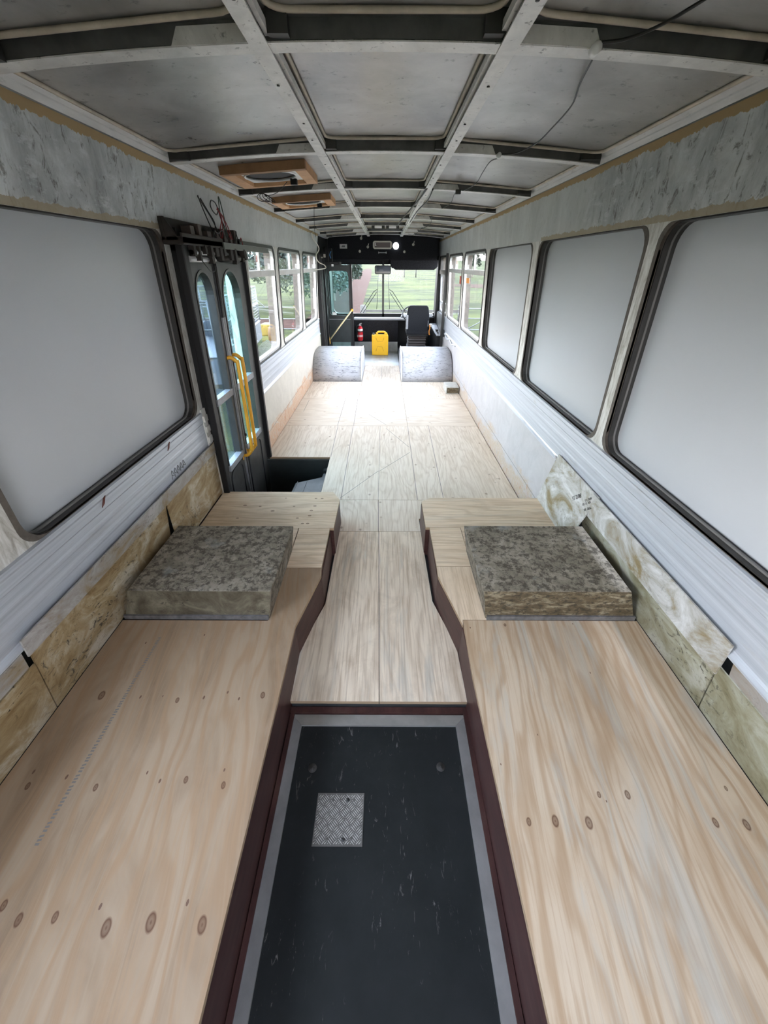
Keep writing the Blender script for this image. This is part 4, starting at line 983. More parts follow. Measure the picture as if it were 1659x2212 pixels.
# door mechanism over the side door
ME_ = empty('door_mechanism', (-1.06, 2.95, 1.60), 'dark brown door opener with rods, cylinder and ragged wires above the side door', 'door opener')
rustb = plain('dark_brown_steel', (.022, .017, .014), .6, .2, var=.4, vs_=25)
mb = MB(); mb.box(-1.15, -1.045, 2.37, 3.30, 1.685, 1.72); mb.box(-1.15, -1.13, 2.37, 3.50, 1.70, 1.80); mb.box(-1.055, -1.045, 2.37, 2.95, 1.69, 1.735); mb.hexa([(-1.13, 2.37, 1.70), (-1.06, 2.37, 1.70), (-1.06, 2.385, 1.70), (-1.13, 2.385, 1.70), (-1.13, 2.37, 1.80), (-1.12, 2.37, 1.80), (-1.12, 2.385, 1.80), (-1.13, 2.385, 1.80)])
mb.build('mounting_channel', [rustb], ME_, bevel=.003)
mb = MB(); mb.box(-1.060, -1.035, 2.93, 4.02, 1.683, 1.718); mb.build('cover_strip', [plain('grey_green_cover', (.13, .14, .125), .5, var=.1)], ME_, bevel=.002)
mb = MB(); mb.tube([(-1.07, 2.50, 1.655), (-1.07, 3.20, 1.655)], .012, 10); mb.tube([(-1.09, 2.48, 1.625), (-1.09, 2.86, 1.625)], .016, 10); mb.build('operating_rod', [chrome], ME_)
mb = MB(); mb.tube([(-1.085, 2.95, 1.64), (-1.085, 3.30, 1.64)], .028, 12); mb.build('air_cylinder', [rustb], ME_)
mb = MB()
random.seed(3)
for k in range(16):
    y = 2.50 + k * .062; h = random.uniform(.03, .085); x = -1.09 + random.uniform(-.02, .03)
    mb.box(x, x + .03, y, y + random.uniform(.02, .05), 1.68 - h, 1.69)
mb.build('linkage_bracket', [rustb], ME_)
mb = MB()
for (y0_, y1_, z1_) in ((2.55, 2.60, 1.775), (2.66, 2.70, 1.79), (2.78, 2.84, 1.765), (2.93, 3.0, 1.77), (3.06, 3.12, 1.79), (3.17, 3.21, 1.775), (3.27, 3.31, 1.80)):
    mb.box(-1.12, -1.07, y0_, y1_, 1.72, z1_)
mb.build('relay_block', [plain('brown_relay', (.05, .035, .028), .5, var=.5)], ME_, bevel=.003)
mb = MB()
mb.tube(spline([(-1.08, 2.56, 1.665), (-1.05, 2.60, 1.60), (-1.045, 2.66, 1.565), (-1.05, 2.73, 1.575), (-1.08, 2.78, 1.65)], 5), .003, 5); mb.build('loop_wire', [black_wire], ME_)
W = empty('wiring_bundle', (-1.08, 2.98, 1.75), 'tangle of black, red and green wires sticking up above the side door', 'wires')
def wires(m_, nm, L, r=.0028):
    q = MB()
    for p in L: q.tube(spline(p, 5), r, 5)
    q.build(nm, [m_], W)
wires(black_wire, 'black_wires', [
    [(-1.06, 2.90, 1.74), (-1.07, 2.86, 1.80), (-1.08, 2.82, 1.88), (-1.085, 2.80, 1.93)], [(-1.06, 2.98, 1.74), (-1.075, 2.93, 1.83), (-1.085, 2.86, 1.89), (-1.09, 2.81, 1.925)],
    [(-1.06, 2.88, 1.75), (-1.06, 2.92, 1.81), (-1.075, 2.88, 1.87), (-1.085, 2.83, 1.92)],
    [(-1.07, 3.0, 1.86), (-1.07, 2.95, 1.875), (-1.07, 2.93, 1.90), (-1.07, 2.96, 1.925), (-1.07, 3.02, 1.92), (-1.07, 3.05, 1.89), (-1.07, 3.02, 1.865), (-1.07, 3.0, 1.86)],
    [(-1.06, 2.84, 1.73), (-1.05, 2.87, 1.77), (-1.06, 2.93, 1.76), (-1.05, 3.0, 1.78), (-1.06, 3.06, 1.75)],
    [(-1.06, 3.10, 1.74), (-1.06, 3.09, 1.80), (-1.07, 3.07, 1.85), (-1.07, 3.06, 1.90)], [(-1.06, 3.24, 1.72), (-1.05, 3.27, 1.78), (-1.06, 3.30, 1.79), (-1.06, 3.32, 1.74)]], .0034)
wires(red_wire, 'red_wires', [
    [(-1.07, 3.04, 1.90), (-1.06, 3.05, 1.84), (-1.06, 3.0, 1.79), (-1.05, 2.96, 1.74)], [(-1.07, 3.03, 1.89), (-1.06, 3.08, 1.86), (-1.06, 3.12, 1.80), (-1.05, 3.14, 1.74)],
    [(-1.05, 2.98, 1.74), (-1.06, 3.05, 1.80), (-1.07, 3.10, 1.87), (-1.06, 3.16, 1.80), (-1.05, 3.17, 1.74)], [(-1.05, 3.34, 1.74), (-1.05, 3.36, 1.76), (-1.05, 3.38, 1.72)]], .003)
wires(green_wire, 'green_wires', [[(-1.06, 3.09, 1.75), (-1.07, 3.08, 1.85), (-1.07, 3.09, 1.945), (-1.07, 3.11, 1.95), (-1.065, 3.125, 1.86), (-1.06, 3.12, 1.76)]], .003)

# ------------------------------------------------------------------ small junction box on the right
e = empty('junction_box', (1.0, 5.86, 0), 'small dirty white box on the plywood at the right wall before the wheel arch', 'box')
mb = MB(); mb.box(.905, 1.095, 5.745, 6.05, 0.001, .10); mb.build('body', [plain('dirty_white', (.50, .49, .45), .6, var=.2)], e, bevel=.006)
mb = MB(); mb.box(.92, 1.085, 5.742, 5.745, .012, .088); mb.build('front_face', [box_front], e)

# ------------------------------------------------------------------ front wheel arches
def arch(x0, x1, label):
    e = empty('wheel_arch', ((x0 + x1) / 2, 7.0, 0), label, 'wheel arch', 'front wheel arches')
    prof = [(6.43, 0.0), (6.475, .10), (6.54, .20), (6.63, .29), (6.74, .352), (6.86, .385), (7.0, .395), (7.3, .395), (7.55, .30), (7.65, .1), (7.66, 0.0)]
    mb = MB(); b = 0; n = len(prof)
    for x in (x0, x1): mb.v += [Vector((x, y, z)) for y, z in prof]
    for k in range(n - 1): mb.face([k, k + 1, n + k + 1, n + k], 0, True)
    mb.face(list(range(n))[::-1]); mb.face([n + k for k in range(n)]); mb.face([0, n, 2 * n - 1, n - 1])
    o = mb.build('cover', [arch_m], e)
    xi = x1 if x0 < 0 else x0; sg = 1 if x0 < 0 else -1
    q = MB(); A = [(y, z) for y, z in prof[:9]]
    q.tube([(xi - sg * .006, y, z + .002) for y, z in A], .010, 8); q.build('edge_moulding', [white_paint], e)
    return e
arch(-1.165, -.375, 'white scuffed wheel arch hump at the far left of the floor')
arch(.272, 1.095, 'white scuffed wheel arch hump at the far right, before the driver seat')
q = MB(); q.prism([(.10 * 0 + .262, 6.43), (.262, 7.66), (.264, 7.66)], 0, .01); 

# ------------------------------------------------------------------ front end
mb = MB(); mb.box(-.66, .275, 7.662, 9.04, -.12, 0); mb.box(-1.17, -.66, 8.9, 9.3, -.4, -.02)
struct(mb.build('floor', [checker_floor], origin=(0, 0, -.1)), 'checker plate floor beside the driver')
mb = MB(); mb.box(.275, 1.10, 7.662, 9.30, -.12, .12); trim(mb, [black_steel], "black driver's platform")
mb = MB(); mb.box(-1.17, -.66, 7.662, 8.9, -.55, -.35); trim(mb, [dark_grey], 'front door step')
# header panel
def YZ(ypl): return lambda u, z, d: (u, ypl + d, z)
HD = empty('overhead_bulkhead', (-.05, 8.95, 1.60), 'black carpeted bulkhead across the front above the windscreen', 'bulkhead')
L = []
for cx_, cz_, a0 in ((.93, 1.97, 0), (-1.045, 1.97, 90)):
    for k in range(7):
        t = R(a0 + 90 * k / 6); L.append((cx_ + .075 * math.cos(t), cz_ + .075 * math.sin(t)))
# gentle crown
L2 = [(u, z) for u, z in L[:7]] + [(.5, 2.072), (0, 2.084), (-.55, 2.075)] + [(u, z) for u, z in L[7:]] + [(-1.125, 1.62), (1.01, 1.62)]
mb = MB(); sheet(mb, L2, YZ(8.95), 0, .24); mb.build('carpeted_board', [black_carpet], HD, bevel=.012, seg=3)
mb = MB(); mb.box(-1.10, .07, 8.90, 9.0, 1.615, 1.70); mb.build('lower_ledge', [black_carpet], HD, bevel=.01)
mb = MB(); mb.box(.10, 1.02, 8.86, 8.96, 1.575, 1.69); mb.build('lower_ledge', [black_carpet], HD, bevel=.01)
# display, round light, sticker, knobs
e = empty('destination_display', (-.055, 8.94, 1.862), 'rounded cream-framed dark display in the middle of the black header', 'display')
mb = MB(); ring(mb, rr(-.235, .125, 1.862, 1.99, .035), rr(-.205, .095, 1.885, 1.967, .012), YZ(8.945), -.03, 0); mb.build('frame', [cream_pl], e)
mb = MB(); sheet(mb, rr(-.21, .10, 1.880, 1.972, .012), YZ(8.945), -.012, 0); mb.build('screen', [plain('brown_screen', (.075, .05, .048), .3)], e)
mb = MB(); mb.box(-.197, -.185, 8.930, 8.933, 1.925, 1.96); mb.box(-.197, -.172, 8.930, 8.933, 1.915, 1.925); mb.build('bright_mark', [white_pl], e)
e = empty('round_light', (.203, 8.94, 1.86), 'round white glowing light beside the display on the header', 'light')
a = N('glowing_lens', .4); a.col((.9, .95, 1)); a.b.inputs['Emission Color'].default_value = (.85, .95, 1, 1); a.b.inputs['Emission Strength'].default_value = 0.6
mb = MB(); mb.lathe([(0, -.022), (.045, -.020), (.055, -.008), (.056, 0), (0, 0)], (.203, 8.948, 1.913), 'Y', 28); mb.build('lens', [a.m], e)
mb = MB(); mb.box(.193, .213, 8.922, 8.926, 1.905, 1.925); mb.build('centre_mark', [cream_pl], e)
mb = MB(); mb.box(-.872, -.732, 8.938, 8.949, 1.868, 1.937); o = tag(mb.build('header_sticker', [white_paint]), 'small white rectangular sticker on the left of the header', 'sticker')
mb = MB(); mb.hexa([(-.840, 8.9365, 1.890), (-.775, 8.9365, 1.890), (-.775, 8.938, 1.890), (-.840, 8.938, 1.890), (-.825, 8.9365, 1.917), (-.765, 8.9365, 1.917), (-.765, 8.938, 1.917), (-.825, 8.938, 1.917)]); q = mb.build('faded_print', [plain('grey_print', (.12, .12, .12), .6)], o)
for (u, z, k_, lab) in ((-.49, 1.825, 0, 'round pale knob low on the left half of the header'), (.37, 1.822, 0, 'round pale knob low on the right half of the header'),
                        (-.335, 1.895, 1, 'pale teardrop clip left of the display'), (.535, 1.935, 1, 'pale teardrop clip on the right half of the header'), (-.46, 2.03, 1, 'small pale clip at the top of the header')):
    mb = MB(); mb.lathe([(0, -.014), (.018, -.012), (.024, 0), (0, 0)], (u, 8.949, z), 'Y', 14)
    if k_: mb.hexa([(u + dx, 8.94 + dy, z + dz) for dz in (.01, .055) for dx, dy in ((-.006 + dz * .3, 0), (.008 + dz * .3, 0), (.008 + dz * .3, .008), (-.006 + dz * .3, .008))])
    tag(mb.build('header_clip', [plain('pale_clip', (.42, .41, .34), .5)]), lab, 'clip', 'small clips on the header')
mb = MB(); mb.tube([(-.13, 8.935, 1.805), (.02, 8.935, 1.805)], .007, 8); mb.box(-.135, -.12, 8.93, 8.95, 1.79, 1.82); mb.box(.01, .025, 8.93, 8.95, 1.79, 1.82); tag(mb.build('metal_bar', [chrome]), 'thin metal bar under the display on the black bulkhead', 'bar')
# visor
e = empty('sun_visor', (.54, 8.86, 1.53), 'black ragged-edged blind hanging over the right half of the windscreen', 'blind')
mb = MB(); mb.prism([(.12, 8.85), (1.0, 8.85), (1.0, 8.87), (.12, 8.87)], 1.555, 1.585); mb.box(.19, .96, 8.85, 8.87, 1.527, 1.56); mb.box(.165, .98, 8.852, 8.868, 1.54, 1.56); mb.build('blind', [black_carpet], e)
# windscreen
WS = struct(MB().box(-1.15, 1.09, 9.30, 9.36, .66, .72).build('window_9', [black_steel], origin=(0, 9.33, .66)), 'two-piece windscreen')
mb = MB(); ring(mb, rr(-1.15, 1.10, .62, 1.75, .03), rr(-1.10, 1.085, .725, 1.68, .10), YZ(9.31), 0, .06); mb.build('frame', [rubber], WS)
mb = MB(); mb.box(-.062, -.022, 9.30, 9.35, .66, 1.75); mb.build('centre_post', [rubber], WS)
mb = MB(); sheet(mb, rr(-1.12, 1.09, .72, 1.70, .10), YZ(9.335), 0, .005); mb.build('pane', [clear], WS)
# front wall below the screen and corner posts
mb = MB(); mb.box(-1.15, 1.12, 9.32, 9.38, -.4, .66); mb.box(-1.17, -1.10, 8.93, 9.38, -.4, 2.05); mb.box(1.05, 1.13, 9.05, 9.38, 0, 1.75); mb.box(-1.15, 1.10, 9.28, 9.38, 1.66, 2.16)
struct(mb.build('wall_front', [black_steel], origin=(0, 9.35, 0)))
DP = empty('front_bulkhead', (-.19, 9.05, 0), 'low black carpeted bulkhead with checker kick plate below the windscreen', 'bulkhead')
mb = MB(); mb.box(-.655, .275, 9.04, 9.30, .20, .625); mb.build('carpeted_board', [black_carpet], DP)
mb = MB(); mb.box(-.655, .80, 9.03, 9.31, .625, .66); mb.build('top_ledge', [grey_bar], DP)
mb = MB(); mb.box(-.655, .275, 9.035, 9.06, .002, .20); mb.build('kick_plate', [checker_floor], DP)
# unseen rear wall; its window is added to let daylight onto the near floor
mb = MB(); ring(mb, rect_match(-1.23, 1.20, -.3, 2.10), rr(-.35, .85, 1.0, 1.75, .08), lambda u, z, d: (u, YB - .05 + d, z), 0, .05); struct(mb.build('wall_rear', [aged_up], origin=(0, YB, 0)))

# partition: glazed leaf of the front door
PT = empty('glazed_door_leaf', (-.90, 8.45, -.3), 'black framed front door leaf with tinted glass beside the windscreen', 'door leaf')
mb = MB(); ring(mb, rr(-1.165, -.63, -.33, 1.60, .02), rr(-1.075, -.685, .762, 1.515, .07), YZ(8.44), 0, .05); 
o = mb.build('frame', [plain('black_green_frame', (.018, .024, .024), .4)], PT)
mb = MB(); mb.box(-1.10, -.68, 8.43, 8.439, .17, .70); mb.build('lower_panel', [charcoal], PT)
mb = MB(); ring(mb, rr(-1.09, -.675, .745, 1.53, .08), rr(-1.07, -.69, .768, 1.51, .07), YZ(8.43), 0, .01); mb.build('seal', [rubber], PT)
mb = MB(); mb.box(-1.06, -.69, 8.422, 8.43, -.05, .285); mb.build('tread_plate', [teal_tread], PT)
mb = MB(); sheet(mb, rr(-1.08, -.68, .76, 1.52, .06), YZ(8.46), 0, .004); mb.build('glass', [tealglass], PT)
mb = MB(); mb.box(-1.03, -.95, 8.455, 8.459, .775, .82); mb.build('sticker', [white_pl], PT)
mb = MB(); mb.box(-1.10, -.68, 8.425, 8.43, .695, .705); mb.build('trim_strip', [grey_bar], PT)
mb = MB(); mb.box(-.655, -.622, 8.40, 8.45, -.3, 1.62); tag(mb.build('partition_post', [black_steel]), 'black upright post between the glazed door leaf and windscreen', 'post')
# front-left doorway edge: black and grey vertical seals
D2 = struct(MB().box(-1.17, -1.10, 7.62, 7.66, -.3, 1.76).build('door_2', [black_steel], origin=(-1.14, 8.2, -.3)), 'front entry doorway')
mb = MB(); mb.box(-1.20, -1.14, 7.60, 8.95, 1.74, 2.03); mb.box(-1.17, -1.08, 7.70, 7.74, -.3, 1.75); mb.box(-1.17, -1.06, 7.95, 7.98, -.3, 1.7); mb.box(-1.17, -1.07, 8.20, 8.23, -.3, 1.7); mb.build('frame', [black_steel], D2)
mb = MB(); mb.box(-1.16, -1.09, 7.665, 7.695, -.3, 1.74); mb.box(-1.16, -1.075, 7.78, 7.80, -.3, 1.7); mb.box(-1.15, -1.07, 8.05, 8.075, -.3, 1.64); mb.build('edge_seal', [dark_grey], D2)
mb = MB(); mb.box(-1.155, -1.15, 7.7, 8.95, -.3, 1.74); mb.build('door_glass', [lowglass], D2)
# handrails at the front left
HR = empty('handrail', (-1.1, 8.25, .28), 'yellow angled handrail by the front left door', 'handrail')
mb = MB(); mb.tube(spline([(-1.165, 8.28, .745), (-1.15, 8.27, .75), (-1.135, 8.25, .72), (-1.09, 8.2, .34), (-1.10, 8.2, .29), (-1.15, 8.2, .285)], 5), .016, 8); mb.build('bent_tube', [yellow], HR)
mb = MB(); mb.tube([(-1.085, 8.22, .36), (-.645, 8.38, .86)], .014, 8); mb.build('diagonal_tube', [plain('worn_yellow', (.75, .62, .35), .4)], HR)
mb = MB(); mb.lathe([(0, 0), (.025, 0), (.025, .03), (0, .03)], (-.640, 8.37, .865), 'Y', 12); mb.build('end_bracket', [yellow], HR)

# front-left wiring cluster above the front door
FW = empty('front_door_gear', (-1.05, 8.2, 1.60), 'dark door gear with loose connectors above the front left door', 'door opener')
mb = MB(); mb.box(-1.12, -.80, 8.05, 8.35, 1.60, 1.65); mb.box(-1.13, -1.0, 8.1, 8.3, 1.65, 1.80); mb.box(-1.10, -.95, 8.2, 8.35, 1.65, 1.85); mb.build('housing', [black_steel], FW, bevel=.005)
mb = MB(); mb.box(-1.075, -1.04, 8.03, 8.05, 1.71, 1.76); mb.box(-1.12, -1.09, 8.03, 8.05, 1.68, 1.72); mb.build('connector', [cream_pl], FW)
mb = MB(); mb.box(-.945, -.91, 8.03, 8.06, 1.58, 1.615); mb.build('white_connector', [white_pl], FW)
mb = MB(); mb.tube(spline([(-.95, 8.05, 1.70), (-.965, 8.04, 1.75), (-.94, 8.04, 1.80)]), .007, 6); mb.build('blue_wire', [blue_wire], FW)
mb = MB(); mb.tube([(-1.03, 8.05, 1.74), (-1.035, 8.05, 1.86)], .006, 6); mb.tube(spline([(-.95, 8.0, 1.64), (-.83, 8.0, 1.62), (-.78, 8.02, 1.56)]), .004, 6); mb.build('black_wire', [black_wire], FW)
cable([(-1.07, 6.9, 2.0), (-1.075, 7.0, 1.93), (-1.03, 7.1, 1.86), (-1.02, 7.15, 1.80), (-1.08, 7.2, 1.72), (-1.06, 7.3, 1.64), (-1.0, 7.5, 1.60), (-.985, 7.55, 1.56), (-1.03, 7.4, 1.545), (-1.12, 7.2, 1.53)], .0075, cream_pl, 'white cable curling down the wall by the front left door')

# ------------------------------------------------------------------ driver's area
S = empty('driver_chair', (.64, 8.4, .12), "black driver's seat with high back on a bellows base", 'seat')
mb = MB(); Lb = [(.445, .50), (.835, .50), (.862, .60), (.858, .80), (.835, .93), (.80, .955), (.49, .955), (.45, .93), (.425, .80), (.42, .60)]
mb2 = MB(); sheet(mb2, Lb, YZ(8.30), 0, .10); mb2.build('backrest', [fabric], S, bevel=.018, seg=3)
mb = MB(); mb.box(.41, .455, 8.29, 8.37, .54, .80); mb.build('side_trim', [grey_bar], S, bevel=.015)
mb = MB(); mb.box(.432, .440, 8.288, 8.30, .60, .70); mb.box(.835, .843, 8.288, 8.30, .60, .70); mb.build('lumbar_slot', [grey_bar], S)
mb = MB(); mb.box(.42, .86, 8.30, 8.80, .45, .53); mb.build('cushion', [fabric], S, bevel=.02, seg=3)
mb = MB(); mb.box(.44, .84, 8.305, 8.75, .42, .45); mb.build('seat_pan', [black_steel], S)
mb = MB()
for k in range(4):
    z = .22 + k * .05; 
    b_ = .03 * 0
    mb.hexa([(.48, 8.34, z), (.80, 8.34, z), (.80, 8.70, z), (.48, 8.70, z), (.455, 8.315, z + .025), (.825, 8.315, z + .025), (.825, 8.72, z + .025), (.455, 8.72, z + .025)])
    mb.hexa([(.455, 8.315, z + .025), (.825, 8.315, z + .025), (.825, 8.72, z + .025), (.455, 8.72, z + .025), (.48, 8.34, z + .05), (.80, 8.34, z + .05), (.80, 8.70, z + .05), (.48, 8.70, z + .05)])
mb.build('bellows', [plain('brown_rubber_bellows', (.05, .042, .04), .6)], S)
mb = MB(); mb.box(.45, .83, 8.33, 8.73, .121, .22); mb.build('base', [grey_bar], S, bevel=.01)
mb = MB(); mb.tube(spline([(.87, 8.34, .62), (.885, 8.33, .56), (.87, 8.33, .50), (.885, 8.33, .44)]), .012, 8); mb.build('seat_belt', [sticker_orange], S)
mb = MB(); mb.box(.875, .93, 8.35, 8.41, .58, .63); mb.build('belt_buckle', [white_paint], S, bevel=.008)
# steering wheel
SW = empty('steering_wheel', (.62, 9.0, .60), 'steering wheel half hidden behind the driver seat', 'steering wheel')
mb = MB(); c0 = Vector((.60, 8.86, .76)); ax1 = Vector((1, 0, 0)); ax2 = Vector((0, .82, .57))
mb.tube([c0 + (ax1 * math.cos(2 * PI * k / 32) + ax2 * math.sin(2 * PI * k / 32)) * .235 for k in range(32)], .014, 8, closed=True); mb.build('rim', [black_steel], SW)
mb = MB()
for k in range(3):
    t = 2 * PI * k / 3 + .5; mb.tube([c0, c0 + (ax1 * math.cos(t) + ax2 * math.sin(t)) * .235], .012, 6)
mb.tube([c0 - Vector((0, -.10, .45)), c0], .03, 8); mb.build('spokes', [grey_bar], SW)
mb = MB(); mb.hexa([(.33, 9.10, .661), (1.04, 9.10, .661), (1.04, 9.27, .661), (.33, 9.27, .661), (.36, 9.14, .70), (1.04, 9.14, .70), (1.04, 9.27, .72), (.36, 9.27, .72)]); 
DBD = tag(mb.build('dashboard', [dark_grey], bevel=.012), 'dark dashboard behind the steering wheel at the right of the windscreen', 'dashboard')
mb = MB(); mb.box(.40, .47, 9.12, 9.18, .66, .74); mb.box(.9, 1.0, 9.12, 9.18, .66, .74); mb.build('gauge_pod', [plain('pale_gauge', (.55, .56, .57), .4)], DBD, bevel=.01)
# side console
CS = empty('driver_console', (1.03, 8.3, .12), "black console box with grey switch plate to the right of the driver's seat", 'console')
mb = MB(); mb.hexa([(.99, 8.12, .121), (1.095, 8.12, .121), (1.095, 8.95, .121), (.93, 8.95, .121), (1.0, 8.12, .45), (1.095, 8.12, .45), (1.095, 8.95, .58), (.93, 8.95, .58)]); mb.build('body', [black_steel], CS, bevel=.006)
mb = MB(); mb.hexa([(1.0, 8.13, .452), (1.09, 8.13, .452), (1.07, 8.80, .559), (.95, 8.80, .559), (1.0, 8.13, .458), (1.09, 8.13, .458), (1.07, 8.80, .566), (.95, 8.80, .566)]); mb.build('switch_plate', [grey_bar], CS)
mb = MB(); mb.box(1.01, 1.06, 8.38, 8.48, .49, .53); mb.box(1.03, 1.05, 8.25, 8.28, .475, .50); mb.build('switch', [black_steel], CS)
for k, (x0_, x1_, y0_, y1_, z0_, z1_, m_, lab) in enumerate([(.74, .86, 7.96, 8.06, .1215, .21, white_pl, 'white block on the driver platform just over the right wheel arch'),
        (.98, 1.07, 7.95, 8.05, .20, .27, white_pl, 'white carton corner on top of the grey tray by the console'), (.85, 1.09, 7.92, 8.10, .1215, .198, grey_bar, 'flat grey tray on the driver platform beside the console'),
        (.42, .70, 8.0, 8.2, .1215, .20, dark_grey, 'dark tool box lying at the foot of the driver seat')]):
    mb = MB(); mb.box(x0_, x1_, y0_, y1_, z0_, z1_); tag(mb.build(['white_block', 'carton', 'tray', 'tool_box'][k], [m_], bevel=.008), lab, ['block', 'carton', 'tray', 'tool box'][k])
# sidewall panel below the driver's window
mb = MB(); mb.box(1.085, 1.10, 8.05, 9.3, .12, .80); trim(mb, [charcoal], "charcoal side panel below the driver's window")
mb = MB(); mb.box(1.05, 1.10, 7.93, 7.97, .12, 1.78); trim(mb, [rubber], "dark upright strip behind the driver")
mb = MB(); mb.box(1.07, 1.098, 7.78, 7.86, .48, .60); tag(mb.build('wall_socket', [black_steel], bevel=.004), 'small black box on the right wall behind the driver area', 'box')
# white torn sealant along the far right wall edge
mb = MB(); P = PW(1); random.seed(5)
pts = [P(7.85 - k * .09, .52 + .02 * math.sin(k) - .004 * k * 0, .006 + .004 * math.sin(k * 2.3)) for k in range(16)]
mb.tube(spline(pts, 3), [.008 + .006 * abs(math.sin(k * 1.7)) for k in range(46)], 6)
tag(mb.build('sealant_bead', [plain('pale_blue_sealant', (.55, .58, .62), .6)]), 'lumpy pale sealant bead on the far right wall below the rail', 'sealant')

# mirror
MR = empty('interior_mirror', (-.045, 8.75, 1.45), 'rectangular interior mirror hanging at the top of the windscreen centre', 'mirror')
mb = MB(); ring(mb, rr(-.20, .11, 1.455, 1.60, .03), rr(-.188, .098, 1.467, 1.588, .02), YZ(8.72), -.008, .03); mb.build('housing', [rubber], MR)
mb = MB(); sheet(mb, rr(-.192, .102, 1.463, 1.592, .02), lambda u, z, d: (u, 8.722 + d - (z - 1.46) * .09 + .006, z), 0, .01); mb.build('mirror_glass', [plain('mirror_glass', (.55, .57, .58), .04, 1.0)], MR)
mb = MB(); mb.tube(spline([(-.045, 8.75, 1.59), (-.045, 8.80, 1.64), (-.045, 8.93, 1.66)]), .012, 8); mb.build('arm', [black_steel], MR)
# extinguisher
EX = empty('fire_extinguisher', (-.535, 8.97, .235), 'red fire extinguisher with hose on the black panel', 'fire extinguisher')
ex = (-.525, 8.965, 0)
mb = MB(); mb.lathe([(0, .235), (.050, .237), (.056, .25), (.056, .46), (.045, .495), (.02, .52), (.016, .53), (0, .53)], ex, 'Z', 24); mb.build('cylinder', [red], EX)
mb = MB(); mb.lathe([(.0565, .425), (.0568, .426), (.0568, .463), (.0565, .464)], ex, 'Z', 24); mb.build('label_band', [white_pl], EX)
mb = MB(); mb.lathe([(.0565, .405), (.0572, .406), (.0572, .421), (.0565, .422)], ex, 'Z', 24); mb.build('strap', [black_steel], EX)
mb = MB(); mb.lathe([(.0565, .31), (.0569, .311), (.0569, .35), (.0565, .351)], ex, 'Z', 24); mb.build('instruction_label', [plain('pink_label', (.7, .4, .4), .5)], EX)
mb = MB(); mb.box(-.55, -.50, 8.95, 8.98, .525, .545); mb.hexa([(-.54, 8.955, .55), (-.49, 8.955, .565), (-.49, 8.975, .565), (-.54, 8.975, .55), (-.54, 8.955, .56), (-.49, 8.955, .575), (-.49, 8.975, .575), (-.54, 8.975, .56)]); mb.build('handle', [chrome], EX)
mb = MB(); mb.tube(spline([(-.54, 8.96, .535), (-.585, 8.96, .525), (-.603, 8.96, .46), (-.598, 8.96, .38), (-.588, 8.96, .33)]), .007, 8); mb.build('hose', [black_wire], EX)
mb = MB(); mb.tube([(-.588, 8.96, .34), (-.583, 8.96, .30)], .009, 8); mb.build('nozzle', [cream_pl], EX)
# jerrycan
JC = empty('jerrycan', (-.095, 8.68, 0), 'bright yellow plastic jerrycan standing on the checker plate floor', 'jerrycan')
Lj = [(-.262, .012), (.062, .012), (.070, .025), (.070, .365), (.062, .385), (.015, .445), (-.175, .445), (-.215, .40), (-.262, .395), (-.270, .38), (-.270, .025)]
hole = [(-.135, .405), (-.035, .405), (-.030, .41), (-.035, .428), (-.130, .428), (-.138, .415)]
mb = MB(); body = [(-.262, .003), (.062, .003), (.070, .015), (.070, .365), (.060, .388), (-.030, .392), (-.150, .392), (-.215, .395), (-.262, .392), (-.270, .38), (-.270, .015)]
sheet(mb, body, YZ(8.60), 0, .16); mb.build('body', [yellow_can], JC, bevel=.012, seg=3)
mb = MB(); hp = [(-.175, .388), (-.150, .437), (-.135, .447), (-.020, .447), (.0, .440), (.050, .390)]
mb.tube([(u, 8.68, z) for u, z in spline([(a_, 0, b_) for a_, b_ in hp], 1) and [(p[0], p[2]) for p in [(a_, 0, b_) for a_, b_ in hp]]], .018, 8); mb.build('handle', [yellow_can], JC)
mb = MB(); mb.box(-.185, -.145, 8.63, 8.73, .38, .43); mb.box(-.01, .045, 8.63, 8.73, .375, .425); mb.build('shoulder', [yellow_can], JC, bevel=.012)
mb = MB()
mb.tube([(-.185, 8.597, .345), (-.155, 8.597, .275), (-.045, 8.597, .275), (-.015, 8.597, .345)], .005, 6)
mb.tube([(-.185, 8.597, .085), (-.155, 8.597, .175), (-.055, 8.597, .175), (-.025, 8.597, .085)], .005, 6)
mb.build('pressed_rib', [plain('yellow_rib', (.66, .34, .01), .45)], JC)
mb = MB(); mb.lathe([(0, 0), (.022, 0), (.022, .03), (0, .03)], (-.235, 8.68, .393), 'Z', 16); mb.build('cap', [plain('dark_cap', (.06, .06, .06), .5)], JC)

# wipers (outside)
for s, lab in ((-1, 'left'), (1, 'right')):
    e = empty('windscreen_wiper', (-.04 + s * .45, 9.40, .66), 'black %s wiper arm leaning towards the windscreen centre' % lab, 'wiper', 'windscreen wipers')
    c0 = -.04
    mb = MB(); mb.tube([(c0 + s * .53, 9.40, .68), (c0 + s * .20, 9.40, 1.13), (c0 + s * .13, 9.40, 1.17)], .007, 6); mb.tube([(c0 + s * .47, 9.40, .68), (c0 + s * .14, 9.40, 1.12)], .007, 6); mb.build('arm', [black_steel], e)
    mb = MB(); mb.tube([(c0 + s * .10, 9.395, 1.52), (c0 + s * .12, 9.395, 1.12), (c0 + s * .14, 9.395, .80)], .006, 6); mb.build('blade', [rubber], e)

